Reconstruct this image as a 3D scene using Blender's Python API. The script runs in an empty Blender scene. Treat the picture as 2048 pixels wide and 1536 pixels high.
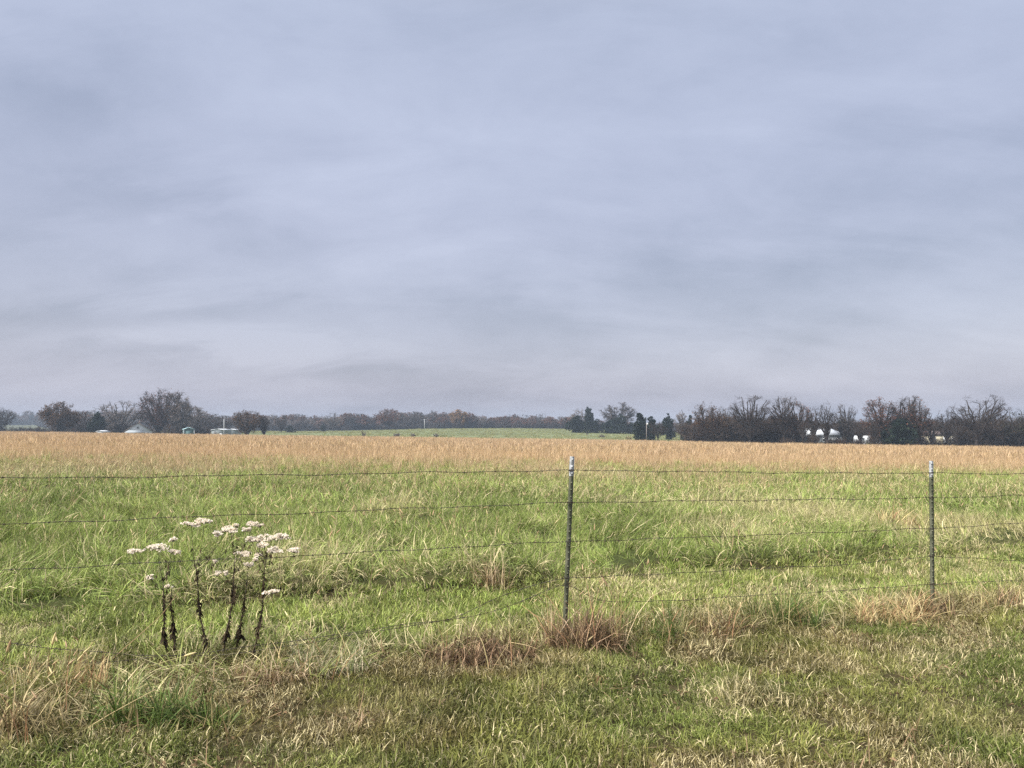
import bpy, math, random
import numpy as np

rng = np.random.default_rng(11)
random.seed(11)
R = math.radians
F, HY, CX, EYE = 1500.0, 853.0, 1024.0, 1.6      # focal length (photo px), horizon row, centre column, eye height
EXPO = 2.3
S = bpy.context.scene
COL = S.collection

# ------------------------------------------------------------------ helpers
def P(px, py, Y):
    return np.array([(px - CX) / F * Y, Y, EYE - (py - HY) / F * Y])

def link(o, parent=None):
    COL.objects.link(o)
    if parent is not None:
        o.parent = parent
    return o

def tag(o, label=None, cat=None, group=None, kind=None):
    if label: o['label'] = label
    if cat: o['category'] = cat
    if group: o['group'] = group
    if kind: o['kind'] = kind
    return o

def empty(name, loc, label, cat, group=None):
    o = bpy.data.objects.new(name, None)
    o.location = loc
    o.empty_display_size = 0.2
    link(o)
    return tag(o, label, cat, group)

class MB:
    """collects vertices and faces for one mesh"""
    def __init__(self):
        self.v, self.q, self.t, self.n = [], [], [], 0
    def add(self, v, q=None, t=None):
        v = np.asarray(v, float).reshape(-1, 3)
        if q is not None and len(q): self.q.append(np.asarray(q, int).reshape(-1, 4) + self.n)
        if t is not None and len(t): self.t.append(np.asarray(t, int).reshape(-1, 3) + self.n)
        self.v.append(v); self.n += len(v)
    def box(self, c, s, rz=0.0):
        c = np.asarray(c, float); s = np.asarray(s, float) / 2
        k = np.array([[-1,-1,-1],[1,-1,-1],[1,1,-1],[-1,1,-1],[-1,-1,1],[1,-1,1],[1,1,1],[-1,1,1]]) * s
        ca, sa = math.cos(rz), math.sin(rz)
        k = np.stack([k[:,0]*ca - k[:,1]*sa, k[:,0]*sa + k[:,1]*ca, k[:,2]], 1) + c
        self.add(k, [[0,3,2,1],[4,5,6,7],[0,1,5,4],[1,2,6,5],[2,3,7,6],[3,0,4,7]])
    def tube(self, pts, rad, sides=5):
        pts = np.asarray(pts, float); n = len(pts)
        rad = np.broadcast_to(np.asarray(rad, float), (n,))
        tan = np.gradient(pts, axis=0); tan /= np.linalg.norm(tan, axis=1)[:, None] + 1e-9
        ref = np.array([0, 0, 1.0]) if abs(tan[:, 2]).mean() < .8 else np.array([1.0, 0, 0])
        a = np.cross(tan, ref); a /= np.linalg.norm(a, axis=1)[:, None] + 1e-9
        b = np.cross(tan, a)
        th = np.arange(sides) / sides * 2 * np.pi
        ring = pts[:, None] + rad[:, None, None] * (np.cos(th)[None, :, None] * a[:, None] + np.sin(th)[None, :, None] * b[:, None])
        i = np.arange(n - 1)[:, None] * sides; j = np.arange(sides)[None]; j2 = (j + 1) % sides
        q = np.stack([i + j, i + j2, i + sides + j2, i + sides + j], -1).reshape(-1, 4)
        v = ring.reshape(-1, 3)
        e = np.arange(sides)
        caps_v = np.array([pts[0], pts[-1]])
        t = [[n*sides, (k+1) % sides, k] for k in e] + [[n*sides+1, (n-1)*sides+k, (n-1)*sides+(k+1) % sides] for k in e]
        self.add(np.vstack([v, caps_v]), q, t)
    def build(self, name, mat, parent=None, smooth=False, kind=None):
        me = bpy.data.meshes.new(name)
        V = np.vstack(self.v) if self.v else np.zeros((0, 3))
        Q = np.vstack(self.q) if self.q else np.zeros((0, 4), int)
        T = np.vstack(self.t) if self.t else np.zeros((0, 3), int)
        me.vertices.add(len(V)); me.vertices.foreach_set('co', V.astype(np.float32).ravel())
        me.loops.add(Q.size + T.size)
        me.loops.foreach_set('vertex_index', np.concatenate([Q.ravel(), T.ravel()]).astype(np.int32))
        me.polygons.add(len(Q) + len(T))
        st = np.concatenate([np.arange(len(Q)) * 4, Q.size + np.arange(len(T)) * 3]).astype(np.int32)
        me.polygons.foreach_set('loop_start', st)
        me.update(calc_edges=True); me.validate()
        if smooth: me.polygons.foreach_set('use_smooth', np.ones(len(me.polygons), bool))
        for m in (mat if isinstance(mat, (list, tuple)) else [mat]): me.materials.append(m)
        o = bpy.data.objects.new(name, me)
        if parent != 'nolink':
            link(o, parent)
        if kind: o['kind'] = kind
        return o

def local(v, o):
    return np.asarray(v, float) - np.array(o.location)

_lat = np.random.default_rng(5).random((256, 256))
def vnoise(x, y, s=1.0, o=0.0):
    x = np.asarray(x, float) / s + o * 17.3 + 1000; y = np.asarray(y, float) / s + o * 9.7 + 1000
    xi = np.floor(x).astype(int); yi = np.floor(y).astype(int); fx = x - xi; fy = y - yi
    fx = fx*fx*(3-2*fx); fy = fy*fy*(3-2*fy)
    g = lambda a, b: _lat[a % 256, b % 256]
    return (g(xi,yi)*(1-fx)+g(xi+1,yi)*fx)*(1-fy) + (g(xi,yi+1)*(1-fx)+g(xi+1,yi+1)*fx)*fy
def fbm(x, y, s, o=0.0):
    return (vnoise(x,y,s,o) + .5*vnoise(x,y,s/2.1,o+1) + .25*vnoise(x,y,s/4.3,o+2)) / 1.75
def sstep(a, b, x):
    t = np.clip((np.asarray(x, float) - a) / (b - a), 0, 1); return t*t*(3-2*t)

# ------------------------------------------------------------------ materials
def new_mat(name):
    m = bpy.data.materials.new(name); m.use_nodes = True
    nt = m.node_tree; nt.nodes.clear()
    return m, nt, nt.nodes, nt.links

def mat_simple(name, col, rough=.7, var=.25, scale=3.0, metal=0.0, spec=.3, bump=0.0, coord='Object', col2=None, sharp=False):
    m, nt, N, L = new_mat(name)
    out = N.new('ShaderNodeOutputMaterial'); b = N.new('ShaderNodeBsdfPrincipled')
    tc = N.new('ShaderNodeTexCoord'); nz = N.new('ShaderNodeTexNoise'); nz.inputs['Scale'].default_value = scale; nz.inputs['Detail'].default_value = 6
    L.new(tc.outputs[coord], nz.inputs['Vector'])
    rp = N.new('ShaderNodeValToRGB')
    c = np.array(col, float)
    c2 = np.array(col2, float) if col2 is not None else np.clip(c * (1 + var), 0, 1)
    c1 = c if col2 is not None else c * (1 - var)
    rp.color_ramp.elements[0].position = .46 if sharp else .3; rp.color_ramp.elements[1].position = .54 if sharp else .7
    rp.color_ramp.elements[0].color = (*c1, 1); rp.color_ramp.elements[1].color = (*c2, 1)
    L.new(nz.outputs['Fac'], rp.inputs['Fac']); L.new(rp.outputs['Color'], b.inputs['Base Color'])
    b.inputs['Roughness'].default_value = rough; b.inputs['Metallic'].default_value = metal; b.inputs['Specular IOR Level'].default_value = spec
    if bump:
        bp = N.new('ShaderNodeBump'); bp.inputs['Strength'].default_value = bump; bp.inputs['Distance'].default_value = .02
        L.new(nz.outputs['Fac'], bp.inputs['Height']); L.new(bp.outputs['Normal'], b.inputs['Normal'])
    L.new(b.outputs[0], out.inputs['Surface'])
    return m

def mat_leafy(name, col=None, dry=(.40,.32,.16), dry_frac=.2, spread=.9, trans=.22, rough=.55, spec=.25, use_tint=False):
    """thin plant matter: colour varies per blade / leaf; the tint (with the share of dry blades in alpha) may come from the scatter point"""
    m, nt, N, L = new_mat(name)
    out = N.new('ShaderNodeOutputMaterial')
    geo = N.new('ShaderNodeNewGeometry'); oi = N.new('ShaderNodeObjectInfo')
    def math_(op, a, b=None):
        n = N.new('ShaderNodeMath'); n.operation = op
        for i, x in enumerate((a, b)):
            if x is None: continue
            if isinstance(x, (int, float)): n.inputs[i].default_value = x
            else: L.new(x, n.inputs[i])
        return n.outputs[0]
    r1 = math_('FRACT', math_('ADD', geo.outputs['Random Per Island'], oi.outputs['Random']))
    r2 = math_('FRACT', math_('MULTIPLY', r1, 7.31))
    r3 = math_('FRACT', math_('MULTIPLY', r1, 23.7))
    if use_tint:
        at = N.new('ShaderNodeAttribute'); at.attribute_type = 'INSTANCER'; at.attribute_name = 'tint'
        base = at.outputs['Color']; frac = at.outputs['Alpha']
    else:
        rgb = N.new('ShaderNodeRGB'); rgb.outputs[0].default_value = (*col, 1); base = rgb.outputs[0]; frac = dry_frac
    isdry = math_('LESS_THAN', r2, frac)
    mx = N.new('ShaderNodeMix'); mx.data_type = 'RGBA'
    L.new(isdry, mx.inputs['Factor']); L.new(base, mx.inputs['A']); mx.inputs['B'].default_value = (*dry, 1)
    hs = N.new('ShaderNodeHueSaturation')
    L.new(mx.outputs['Result'], hs.inputs['Color'])
    L.new(math_('ADD', math_('MULTIPLY', r3, spread), 1 - spread / 2), hs.inputs['Value'])
    L.new(math_('ADD', math_('MULTIPLY', r2, .03), .485), hs.inputs['Hue'])
    b = N.new('ShaderNodeBsdfPrincipled'); b.inputs['Roughness'].default_value = rough; b.inputs['Specular IOR Level'].default_value = spec
    tr = N.new('ShaderNodeBsdfTranslucent'); ms = N.new('ShaderNodeMixShader'); ms.inputs[0].default_value = trans
    L.new(hs.outputs[0], b.inputs['Base Color']); L.new(hs.outputs[0], tr.inputs['Color'])
    L.new(b.outputs[0], ms.inputs[1]); L.new(tr.outputs[0], ms.inputs[2]); L.new(ms.outputs[0], out.inputs['Surface'])
    return m

M = {}
M['grass'] = mat_leafy('grass_blade', use_tint=True, dry=(.55,.49,.27), spread=1.15, rough=.5, spec=.2)
M['crop'] = mat_leafy('winter_crop_blade', use_tint=True, dry=(.36,.33,.19), spread=.4, spec=.1)
M['broom'] = mat_leafy('dry_stalk', use_tint=True, dry=(.62,.48,.29), spread=.9, trans=.3)
M['seed'] = mat_leafy('seed_head_straw', (.62,.50,.27), dry=(.5,.36,.2), dry_frac=.4, spread=.4)
M['straw'] = mat_leafy('straw', (.55,.43,.22), dry=(.36,.22,.11), dry_frac=.3)
M['rust'] = mat_leafy('rusty_dry_grass', (.27,.18,.10), dry=(.54,.43,.27), dry_frac=.42, spread=.9)
M['brown'] = mat_leafy('brown_dead_stems', (.13,.085,.05), dry=(.46,.33,.19), dry_frac=.26, spread=.9)
M['mixed_straw'] = mat_leafy('mixed_dry_grass', (.16,.125,.055), dry=(.46,.39,.20), dry_frac=.38, spread=1.0)
M['darkgreen'] = mat_leafy('deep_green_blade', (.10,.145,.032), dry=(.36,.31,.14), dry_frac=.2)
M['greygreen'] = mat_leafy('grey_green_blade', (.21,.23,.10), dry=(.52,.46,.30), dry_frac=.4)
M['deadleaf'] = mat_leafy('shrivelled_leaf', (.045,.033,.022), dry=(.08,.06,.035), dry_frac=.3, trans=.1, rough=.8, spec=.04)
M['deadlitter'] = mat_leafy('dead_litter', (.12,.08,.045), dry=(.22,.16,.09), dry_frac=.3, trans=.1, rough=.9, spec=.04)
M['deadstem'] = mat_simple('dead_stem', (.06,.045,.03), scale=40, var=.5)
M['flower'] = mat_leafy('white_fluff', (.95,.88,.76), dry=(.70,.58,.50), dry_frac=.1, spread=.15, trans=.25, rough=.9, spec=.04)
M['bark'] = mat_simple('bark', (.040,.034,.031), spec=.05, rough=.9, scale=2.0, var=.4)
M['thicket'] = mat_leafy('brown_thicket_twig', (.055,.042,.034), dry=(.085,.062,.045), dry_frac=.35, trans=.0, rough=.9, spec=.04)
M['twig_grey'] = mat_leafy('grey_twig', (.065,.055,.052), dry=(.09,.07,.06), dry_frac=.3, trans=.0, rough=.9, spec=.04)
M['twig_pale'] = mat_leafy('pale_twig', (.15,.13,.125), dry=(.18,.15,.13), dry_frac=.4, trans=.0, rough=.9, spec=.04)
M['twig_dark'] = mat_leafy('dark_twig', (.034,.026,.022), dry=(.055,.038,.029), dry_frac=.3, trans=.0, rough=.9, spec=.04)
M['leaf_brown'] = mat_leafy('brown_oak_leaf', (.095,.055,.03), dry=(.13,.078,.042), dry_frac=.4, trans=.2, rough=.8, spec=.04)
M['leaf_red'] = mat_leafy('red_brown_leaf', (.125,.055,.036), dry=(.17,.085,.05), dry_frac=.4, trans=.2, rough=.8, spec=.04)
M['leaf_orange'] = mat_leafy('orange_leaf', (.24,.13,.05), dry=(.30,.17,.08), dry_frac=.4, trans=.2, rough=.8, spec=.04)
M['leaf_olive'] = mat_leafy('olive_leaf', (.045,.05,.025), dry=(.08,.06,.035), dry_frac=.3, trans=.15, rough=.8, spec=.04)
M['cedar'] = mat_leafy('cedar_spray', (.012,.021,.014), dry=(.024,.032,.018), dry_frac=.4, trans=.1, rough=.8, spec=.04)
M['post'] = mat_simple('weathered_green_steel', (.075,.085,.05), rough=.6, scale=14, col2=(.15,.15,.105), bump=.3)
M['tip'] = mat_simple('chipped_white_paint', (.24,.25,.25), rough=.6, scale=26, col2=(.66,.68,.70), bump=.3)
M['wire'] = mat_simple('rusty_wire', (.05,.03,.022), rough=.75, scale=6, col2=(.085,.08,.07), metal=.4)
M['white'] = mat_simple('white_siding', (.52,.54,.56), scale=1.2, var=.08)
M['metalroof'] = mat_simple('pale_metal_roof', (.55,.58,.62), rough=.4, scale=.7, var=.08)
M['teal'] = mat_simple('teal_metal', (.05,.10,.10), scale=1.0, var=.2)
M['tealroof'] = mat_simple('pale_teal_roof', (.38,.55,.58), scale=1.0, var=.1, rough=.4)
M['grey'] = mat_simple('grey_siding', (.28,.31,.33), scale=1.0, var=.1)
M['brownroof'] = mat_simple('brown_shingle', (.12,.09,.08), scale=4, var=.2)
M['tan'] = mat_simple('tan_siding', (.55,.50,.36), scale=1.0, var=.1)
M['glass'] = mat_simple('dark_window_glass', (.02,.025,.03), rough=.1, var=.1, spec=.5)
M['rubber'] = mat_simple('black_rubber', (.02,.02,.02), rough=.8)
M['chrome'] = mat_simple('grey_wheel_rim', (.4,.4,.42), rough=.4, metal=.6)
M['carwhite'] = mat_simple('white_car_paint', (.72,.74,.76), rough=.3, var=.03, spec=.5)
M['polewood'] = mat_simple('grey_pole', (.42,.42,.43), scale=4, var=.15)
M['polewood_dark'] = mat_simple('weathered_pole', (.20,.18,.17), scale=4, var=.2)

# ------------------------------------------------------------------ terrain
def plane_z(x, y):
    return -0.0135*np.clip(x, -160, 170) - 0.010*np.clip(y, -40, 240)
def field_edge(u):
    return np.interp(u, [-.8,-.2,.1,.2,.3,.8], [205,205,205,192,165,148])
def hill_row(u):          # rows where the far wood meets the ground
    px = CX + F*u
    return np.interp(px, [-300,0,400,600,700,860,1020,1150,1280,1400,2048], [861,861,862,862.5,861.5,857.5,856.5,858,862,868,876])
YH = 430.0
def terrain(x, y):
    x = np.asarray(x, float); y = np.asarray(y, float)
    u = np.clip(x/np.maximum(y, 1), -1.0, 1.0)
    yb = field_edge(u)
    zp = plane_z(x, y)
    zb = plane_z(u*yb, yb)
    zh = EYE - (hill_row(u) - HY)/F*YH
    t = np.clip((y - yb)/(YH - yb), 0, 1)
    dip = np.interp(u, [-1,-.36,-.27,-.2,.16,.24,1], [2.0,2.0,1.2,.0,.0,.6,.6])
    zm = zb + (zh - zb)*sstep(0, 1, t)*.55 + (zh - zb)*t*.45 - dip*np.sin(np.pi*np.clip(t/.5, 0, 1))
    far = np.interp(u, [-1,-.62,-.5,-.3,1], [5,5,2,1,1])
    zf = zm + (far)*sstep(YH+60, 900, y)
    z = np.where(y <= yb, zp, zf)
    near = sstep(40, 12, y)*sstep(-14, -4, y)
    z = z + near*(fbm(x, y, 1.3)-.5)*.07
    # the uncut pasture stands on a very low bank behind the cut strip
    z = z + near*(.03+.13*np.maximum(sstep(.4,.65,fbm(x, x*0, 1.7, 4)), .85*sstep(.8, 1.8, x)))*sstep(-.05, .22, y - windrow(x))
    return z
def fence_y(x):
    return np.interp(x, [-12,-3.32,.40,3.93,7.4,20], [1.9,4.6,5.8,7.0,8.2,12.5])
def windrow(x):
    return np.interp(x, [-14,-4.2,-1.5,.4,2.85,7.2,25], [3.2,6.2,7.1,7.8,9.0,10.6,17]) + .22*(vnoise(x, x*0, 1.1)-.5)

PAL = dict(green=(.155,.228,.046), fresh=(.295,.36,.10), olive=(.27,.265,.065), straw=(.60,.50,.25),
           gold=(.40,.265,.14), pink=(.40,.275,.175), brown=(.23,.145,.075), deep=(.065,.12,.022))
PAL = {k: np.array(v) for k, v in PAL.items()}

def make_ground():
    xs = np.sinh(np.linspace(-6.4, 6.4, 260)); xs = xs/xs.max()*2600
    ys = np.concatenate([np.linspace(-60, 0, 14), np.linspace(.3, 14, 60), np.geomspace(14.4, 420, 130), np.geomspace(432, 4200, 40)])
    X, Y = np.meshgrid(xs, ys)
    Z = terrain(X, Y)
    nx, ny = len(xs), len(ys)
    i = np.arange(ny-1)[:, None]*nx; j = np.arange(nx-1)[None]
    q = np.stack([i+j, i+j+1, i+nx+j+1, i+nx+j], -1).reshape(-1, 4)
    mb = MB(); mb.add(np.stack([X, Y, Z], -1), q)
    m, nt, N, L = new_mat('field_ground')
    o = mb.build('ground', m, smooth=True, kind='structure')
    u = np.clip(X/np.maximum(Y, 1), -1, 1)
    # soil and thatch near, dry stubble under the golden grass, green winter crop beyond
    near = np.array([.055,.045,.022]); pas = np.array([.05,.06,.02]); gold = np.array([.31,.21,.115]); crop = np.array([.15,.17,.085]); dull = np.array([.12,.125,.07])
    c = np.zeros(X.shape + (3,)) + near
    c = c + (pas - c)*sstep(0, .6, Y - windrow(X))[..., None]
    c = c + (gold - c)*(sstep(20, 46, Y))[..., None]
    c = c + (crop - c)*(sstep(2, 6, Y - field_edge(u)))[..., None]
    c = c + (dull*.8 - c)*((sstep(.20, .27, u) + sstep(-.45, -.52, u))*sstep(2, 6, Y - field_edge(u)))[..., None]
    at = o.data.color_attributes.new('soil', 'FLOAT_COLOR', 'POINT')
    at.data.foreach_set('color', np.concatenate([c, np.ones(X.shape+(1,))], -1).astype(np.float32).ravel())
    out = N.new('ShaderNodeOutputMaterial'); b = N.new('ShaderNodeBsdfPrincipled'); b.inputs['Roughness'].default_value = .95; b.inputs['Specular IOR Level'].default_value = .05
    a = N.new('ShaderNodeAttribute'); a.attribute_name = 'soil'
    g = N.new('ShaderNodeNewGeometry')
    prev = a.outputs['Color']
    for sc, amt in ((.9, .5), (.03, .35), (14, .6)):
        nz = N.new('ShaderNodeTexNoise'); nz.inputs['Scale'].default_value = sc; nz.inputs['Detail'].default_value = 5
        L.new(g.outputs['Position'], nz.inputs['Vector'])
        mr = N.new('ShaderNodeMapRange'); mr.inputs['From Min'].default_value = .3; mr.inputs['From Max'].default_value = .7
        mr.inputs['To Min'].default_value = 1-amt/2; mr.inputs['To Max'].default_value = 1+amt/2
        L.new(nz.outputs['Fac'], mr.inputs['Value'])
        vm = N.new('ShaderNodeVectorMath'); vm.operation = 'SCALE'
        L.new(prev, vm.inputs[0]); L.new(mr.outputs[0], vm.inputs['Scale']); prev = vm.outputs[0]
    L.new(prev, b.inputs['Base Color']); L.new(b.outputs[0], out.inputs['Surface'])
make_ground()

# ------------------------------------------------------------------ grass
def blades(mb, n, spread, h, hs, w, lean, curl, segs=3, centre=(0,0,0), az0=None, azs=None, root_curve=None, r=None):
    r = r or rng
    rr = spread*np.sqrt(r.random(n)); th = r.random(n)*2*np.pi
    pos = np.stack([rr*np.cos(th), rr*np.sin(th), np.zeros(n)], 1) + np.asarray(centre)
    if root_curve is not None: pos[:, 2] += root_curve(pos[:, 0], pos[:, 1])
    az = r.random(n)*2*np.pi if az0 is None else az0 + r.normal(0, azs, n)
    Ln = h*np.clip(np.exp(r.normal(0, hs, n)), .3, 1.5)
    k0 = lean*np.abs(r.normal(0, 1, n)); k1 = curl*r.random(n)*1.3
    tw = r.normal(0, .7, n)
    rows = []
    nv = 2*segs+1
    V = np.zeros((n, nv, 3))
    p = pos.copy()
    for s in range(segs+1):
        f = s/segs
        a = np.clip(k0 + k1*f*f*1.6, 0, 2.6)
        d = np.stack([np.sin(a)*np.cos(az), np.sin(a)*np.sin(az), np.cos(a)], 1)
        if s: p = p + d*(Ln/segs)[:, None]
        sd = np.stack([-np.sin(az+tw), np.cos(az+tw), .25*np.sin(tw*3)], 1)
        if s < segs:
            ww = w*(1 - f**1.6)*(.6+.8*((Ln/h)**.5))/2
            V[:, 2*s] = p - sd*ww[:, None]; V[:, 2*s+1] = p + sd*ww[:, None]
        else:
            V[:, 2*segs] = p
    base = np.arange(n)[:, None]*nv
    q = np.concatenate([base + np.array([[2*s, 2*s+1, 2*s+3, 2*s+2]]) for s in range(segs-1)]) if segs > 1 else None
    t = base + np.array([[2*segs-2, 2*segs-1, 2*segs]])
    mb.add(V, q, t)
    return p

def seed_head(mb, p, d, L, r, sides=5):
    d = np.asarray(d, float); d = d/np.linalg.norm(d)
    f = np.array([0,.12,.4,.75,1]); rad = np.array([.25,.8,1,.7,.1])*r
    mb.tube(np.asarray(p)[None] + d[None]*(f*L)[:, None], rad, sides)

def protos(name, n, fn, mat):
    c = bpy.data.collections.new(name)
    for k in range(n):
        mb = MB(); fn(mb, k)
        o = mb.build('%s_%02d' % (name, k), mat, 'nolink'); c.objects.link(o)
    return c

def scatter(name, label, cat, coll, nproto, x, y, sc, tint, dryf, tilt=.12, z=None, sz=None, kind='stuff', lie=None, lie_dir=None):
    n = len(x)
    z = terrain(x, y) - .01 if z is None else z
    me = bpy.data.meshes.new(name)
    me.vertices.add(n); me.vertices.foreach_set('co', np.stack([x, y, z], 1).astype(np.float32).ravel())
    def att(nm, ty, val, key):
        a = me.attributes.new(nm, ty, 'POINT'); a.data.foreach_set(key, np.ascontiguousarray(val).ravel())
    rot = np.stack([rng.normal(0, tilt, n), rng.normal(0, tilt, n), rng.random(n)*2*np.pi], 1).astype(np.float32)
    if lie is not None:                       # tufts combed over in one direction; Euler order is tilt first, spin last
        al = lie_dir - rot[:, 2]
        rot[:, 0] -= (lie*np.sin(al)).astype(np.float32); rot[:, 1] += (lie*np.cos(al)).astype(np.float32)
    szz = sc if sz is None else sz
    att('rot', 'FLOAT_VECTOR', rot, 'vector')
    att('scl', 'FLOAT_VECTOR', np.stack([sc, sc, szz], 1).astype(np.float32), 'vector')
    att('idx', 'INT', rng.integers(0, nproto, n).astype(np.int32), 'value')
    att('tint', 'FLOAT_COLOR', np.concatenate([tint, np.broadcast_to(np.asarray(dryf, float), (n,))[:, None]], 1).astype(np.float32), 'color')
    o = bpy.data.objects.new(name, me); link(o); tag(o, label, cat, kind=kind)
    g = bpy.data.node_groups.new(name + '_scatter', 'GeometryNodeTree')
    g.interface.new_socket('Geometry', in_out='INPUT', socket_type='NodeSocketGeometry')
    g.interface.new_socket('Geometry', in_out='OUTPUT', socket_type='NodeSocketGeometry')
    N, L = g.nodes, g.links
    gi = N.new('NodeGroupInput'); go = N.new('NodeGroupOutput')
    ci = N.new('GeometryNodeCollectionInfo'); ci.inputs['Collection'].default_value = coll
    ci.inputs['Separate Children'].default_value = True; ci.inputs['Reset Children'].default_value = True
    ip = N.new('GeometryNodeInstanceOnPoints'); ip.inputs['Pick Instance'].default_value = True
    def na(nm, ty):
        a = N.new('GeometryNodeInputNamedAttribute'); a.data_type = ty; a.inputs['Name'].default_value = nm
        return next(s for s in a.outputs if s.enabled and s.name == 'Attribute')
    L.new(gi.outputs[0], ip.inputs['Points']); L.new(ci.outputs[0], ip.inputs['Instance'])
    L.new(na('idx', 'INT'), ip.inputs['Instance Index'])
    L.new(na('rot', 'FLOAT_VECTOR'), ip.inputs['Rotation']); L.new(na('scl', 'FLOAT_VECTOR'), ip.inputs['Scale'])
    L.new(ip.outputs[0], go.inputs[0])
    md = o.modifiers.new('scatter', 'NODES'); md.node_group = g
    return o

def sample(y0, y1, dens, umax=.86, xpad=1.2):
    """points in the wedge the view covers, with margin; dens(x, y) gives points per square metre"""
    ar = umax*(y1*y1-y0*y0) + 2*xpad*(y1-y0)
    dmax = dens if np.isscalar(dens) else dens[0]
    n = int(ar*dmax)
    h = lambda y: umax*y + xpad
    a = rng.random(int(n*1.02)+10)
    # draw depth in proportion to the width of the wedge
    A, B = umax/2, xpad
    tot = lambda y: A*y*y + B*y
    T = tot(y0) + a*(tot(y1)-tot(y0))
    y = (-B + np.sqrt(B*B + 4*A*T))/(2*A)
    x = (rng.random(len(y))*2-1)*h(y)
    if not np.isscalar(dens):
        k = rng.random(len(y)) < dens[1](x, y)/dmax
        x, y = x[k], y[k]
    return x, y

def mixc(cols, ws):
    ws = np.clip(np.stack(ws, 1), 0, None) + 1e-6; ws = ws/ws.sum(1, keepdims=True)
    return ws @ np.stack([PAL[c] for c in cols])

# --- mown verge, in front of the wire
lawn = protos('lawn_tuft', 8, lambda mb, k: (blades(mb, 10, .05, .08, .4, .0045, .4, 1.3, 3), blades(mb, 5, .05, .07, .3, .0062, .5, 1.2, 3), blades(mb, 9, .07, .06, .5, .004, 1.3, .6, 2)), M['grass'])
def lawn_dens(x, y):
    d = y - fence_y(x)
    return np.where(y < windrow(x)+.15, 1, 0)*np.where(d < .1, 700, 480)*(.55+.45*sstep(.25, .55, fbm(x, y, .45, 3)))
x, y = sample(1.6, 16.5, (700, lawn_dens), umax=.9)
patch = fbm(x, y, 1.1, 7); patch2 = fbm(x, y, .6, 12); d = y - fence_y(x)
strip = sstep(.1, .5, d)
wg = sstep(.42, .58, patch)*1.4 + .35 + .6*strip; bp_ = np.exp(-((x+.5)/1.3)**2)*sstep(-.15, -.4, d)
wb = (sstep(.44, .62, patch2)*2.2+1.1*bp_*sstep(.35,.55,patch2))*(1-.7*strip)*(1-.7*sstep(.45,.6,patch)); ws_ = .1 + .5*sstep(.5,.7,fbm(x, y, .4, 14))
wo = 1.0 + 0*x
tint = mixc(['green','olive','brown','fresh','straw'], [wg, wo, wb, 1.2*strip + .1 + .4*sstep(.5,.65,patch), ws_])*((.22+.85*fbm(x, y, .25, 20))*(1+.5*strip))[:, None]
sc = np.where(d < 0, .82, 1.2)*(.5+1.0*fbm(x, y, .7, 9))*(.8+.4*rng.random(len(x)))
scatter('verge_grass', 'short olive and green mown grass with brown thatch on the near side of the wire fence', 'grass', lawn, 8, x, y, sc, tint, .09+.28*sstep(.45, .65, patch2), lie=.35*fbm(x, y, .6, 90), lie_dir=12*fbm(x, y, 1.4, 91))

# --- leaf litter and broken stems lying in the verge
def litter(mb, k):
    n = 7; c = rng.normal(0, .05, (n, 3)); c[:, 2] = .012 + .02*rng.random(n)
    a = unit2(rng.normal(0, 1, (n, 3))*[1,1,.25]); b_ = unit2(np.cross(a, rng.normal(0, .4, (n, 3)) + [0,0,1])); L_ = rng.uniform(.006, .017, n)[:, None]; w_ = L_*rng.uniform(.2, .5, (n, 1))
    m_ = c + [0,0,.006]
    V = np.stack([c-a*L_, m_+b_*w_, c+a*L_, m_-b_*w_], 1)
    mb.add(V, None, np.concatenate([np.arange(n)[:, None]*4 + np.array([[0,1,2]]), np.arange(n)[:, None]*4 + np.array([[0,2,3]])]))
    blades(mb, 4, .06, .12, .4, .0035, 1.45, .15, 2, (0,0,.03))
def unit2(v): return v/(np.linalg.norm(v, axis=-1, keepdims=True)+1e-9)
litt = protos('litter_bit', 6, litter, M['deadlitter'])
x, y = sample(1.6, 9, (26, lambda x, y: np.where(y < fence_y(x)+.3, 26, 0)*(.15+.85*sstep(.45,.65,fbm(x, y, .6, 12)))))
scatter('leaf_litter', 'scattered brown dead leaves and broken stems lying in the verge', 'litter', litt, 6, x, y, .8+.6*rng.random(len(x)), np.broadcast_to(PAL['brown'], (len(x), 3)), .4, .2, terrain(x, y)+.01)

# --- long grass along the fence line
edge = protos('edge_tuft', 6, lambda mb, k: blades(mb, 16, .07, .24, .4, .005, .35, 1.5, 4), M['grass'])
def edge_dens(x, y):
    d = y - fence_y(x)
    wl = np.interp(x, [-6,-2.2,-1,1,6], [.75,.7,.3,.25,.3])
    return 210*sstep(-wl-.15, -wl+.1, d)*sstep(.45, .1, d)*sstep(.25, .45, fbm(x, y, .5, 31))
x, y = sample(2.5, 13, (210, edge_dens))
p = fbm(x, y, .7, 33); p9 = fbm(x, y, .45, 37); rt = sstep(-.8, .8, x)
tint = mixc(['deep','green','olive','brown','straw','fresh'], [.8*sstep(.35,.5,p)+.3*(1-rt), .8*(1-.5*rt), .6+0*x, .5+2.2*rt*sstep(.4,.6,p9), .3+1.1*rt*sstep(.5,.35,p9), .6*(1-rt)])*(.6+.8*fbm(x, y, .3, 38))[:, None]
scatter('fence_line_grass', 'long unmown green and straw grass along the foot of the wire fence', 'grass', edge, 6, x, y, .6+.7*rng.random(len(x)), tint, .32, .25, sz=(.5+.6*rng.random(len(x)))*np.where((x > -2.7) & (x < -.9), .38, np.where(x > 0, .8, 1)), lie=.8*fbm(x, y, .4, 39), lie_dir=14*fbm(x, y, .8, 36))

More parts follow.
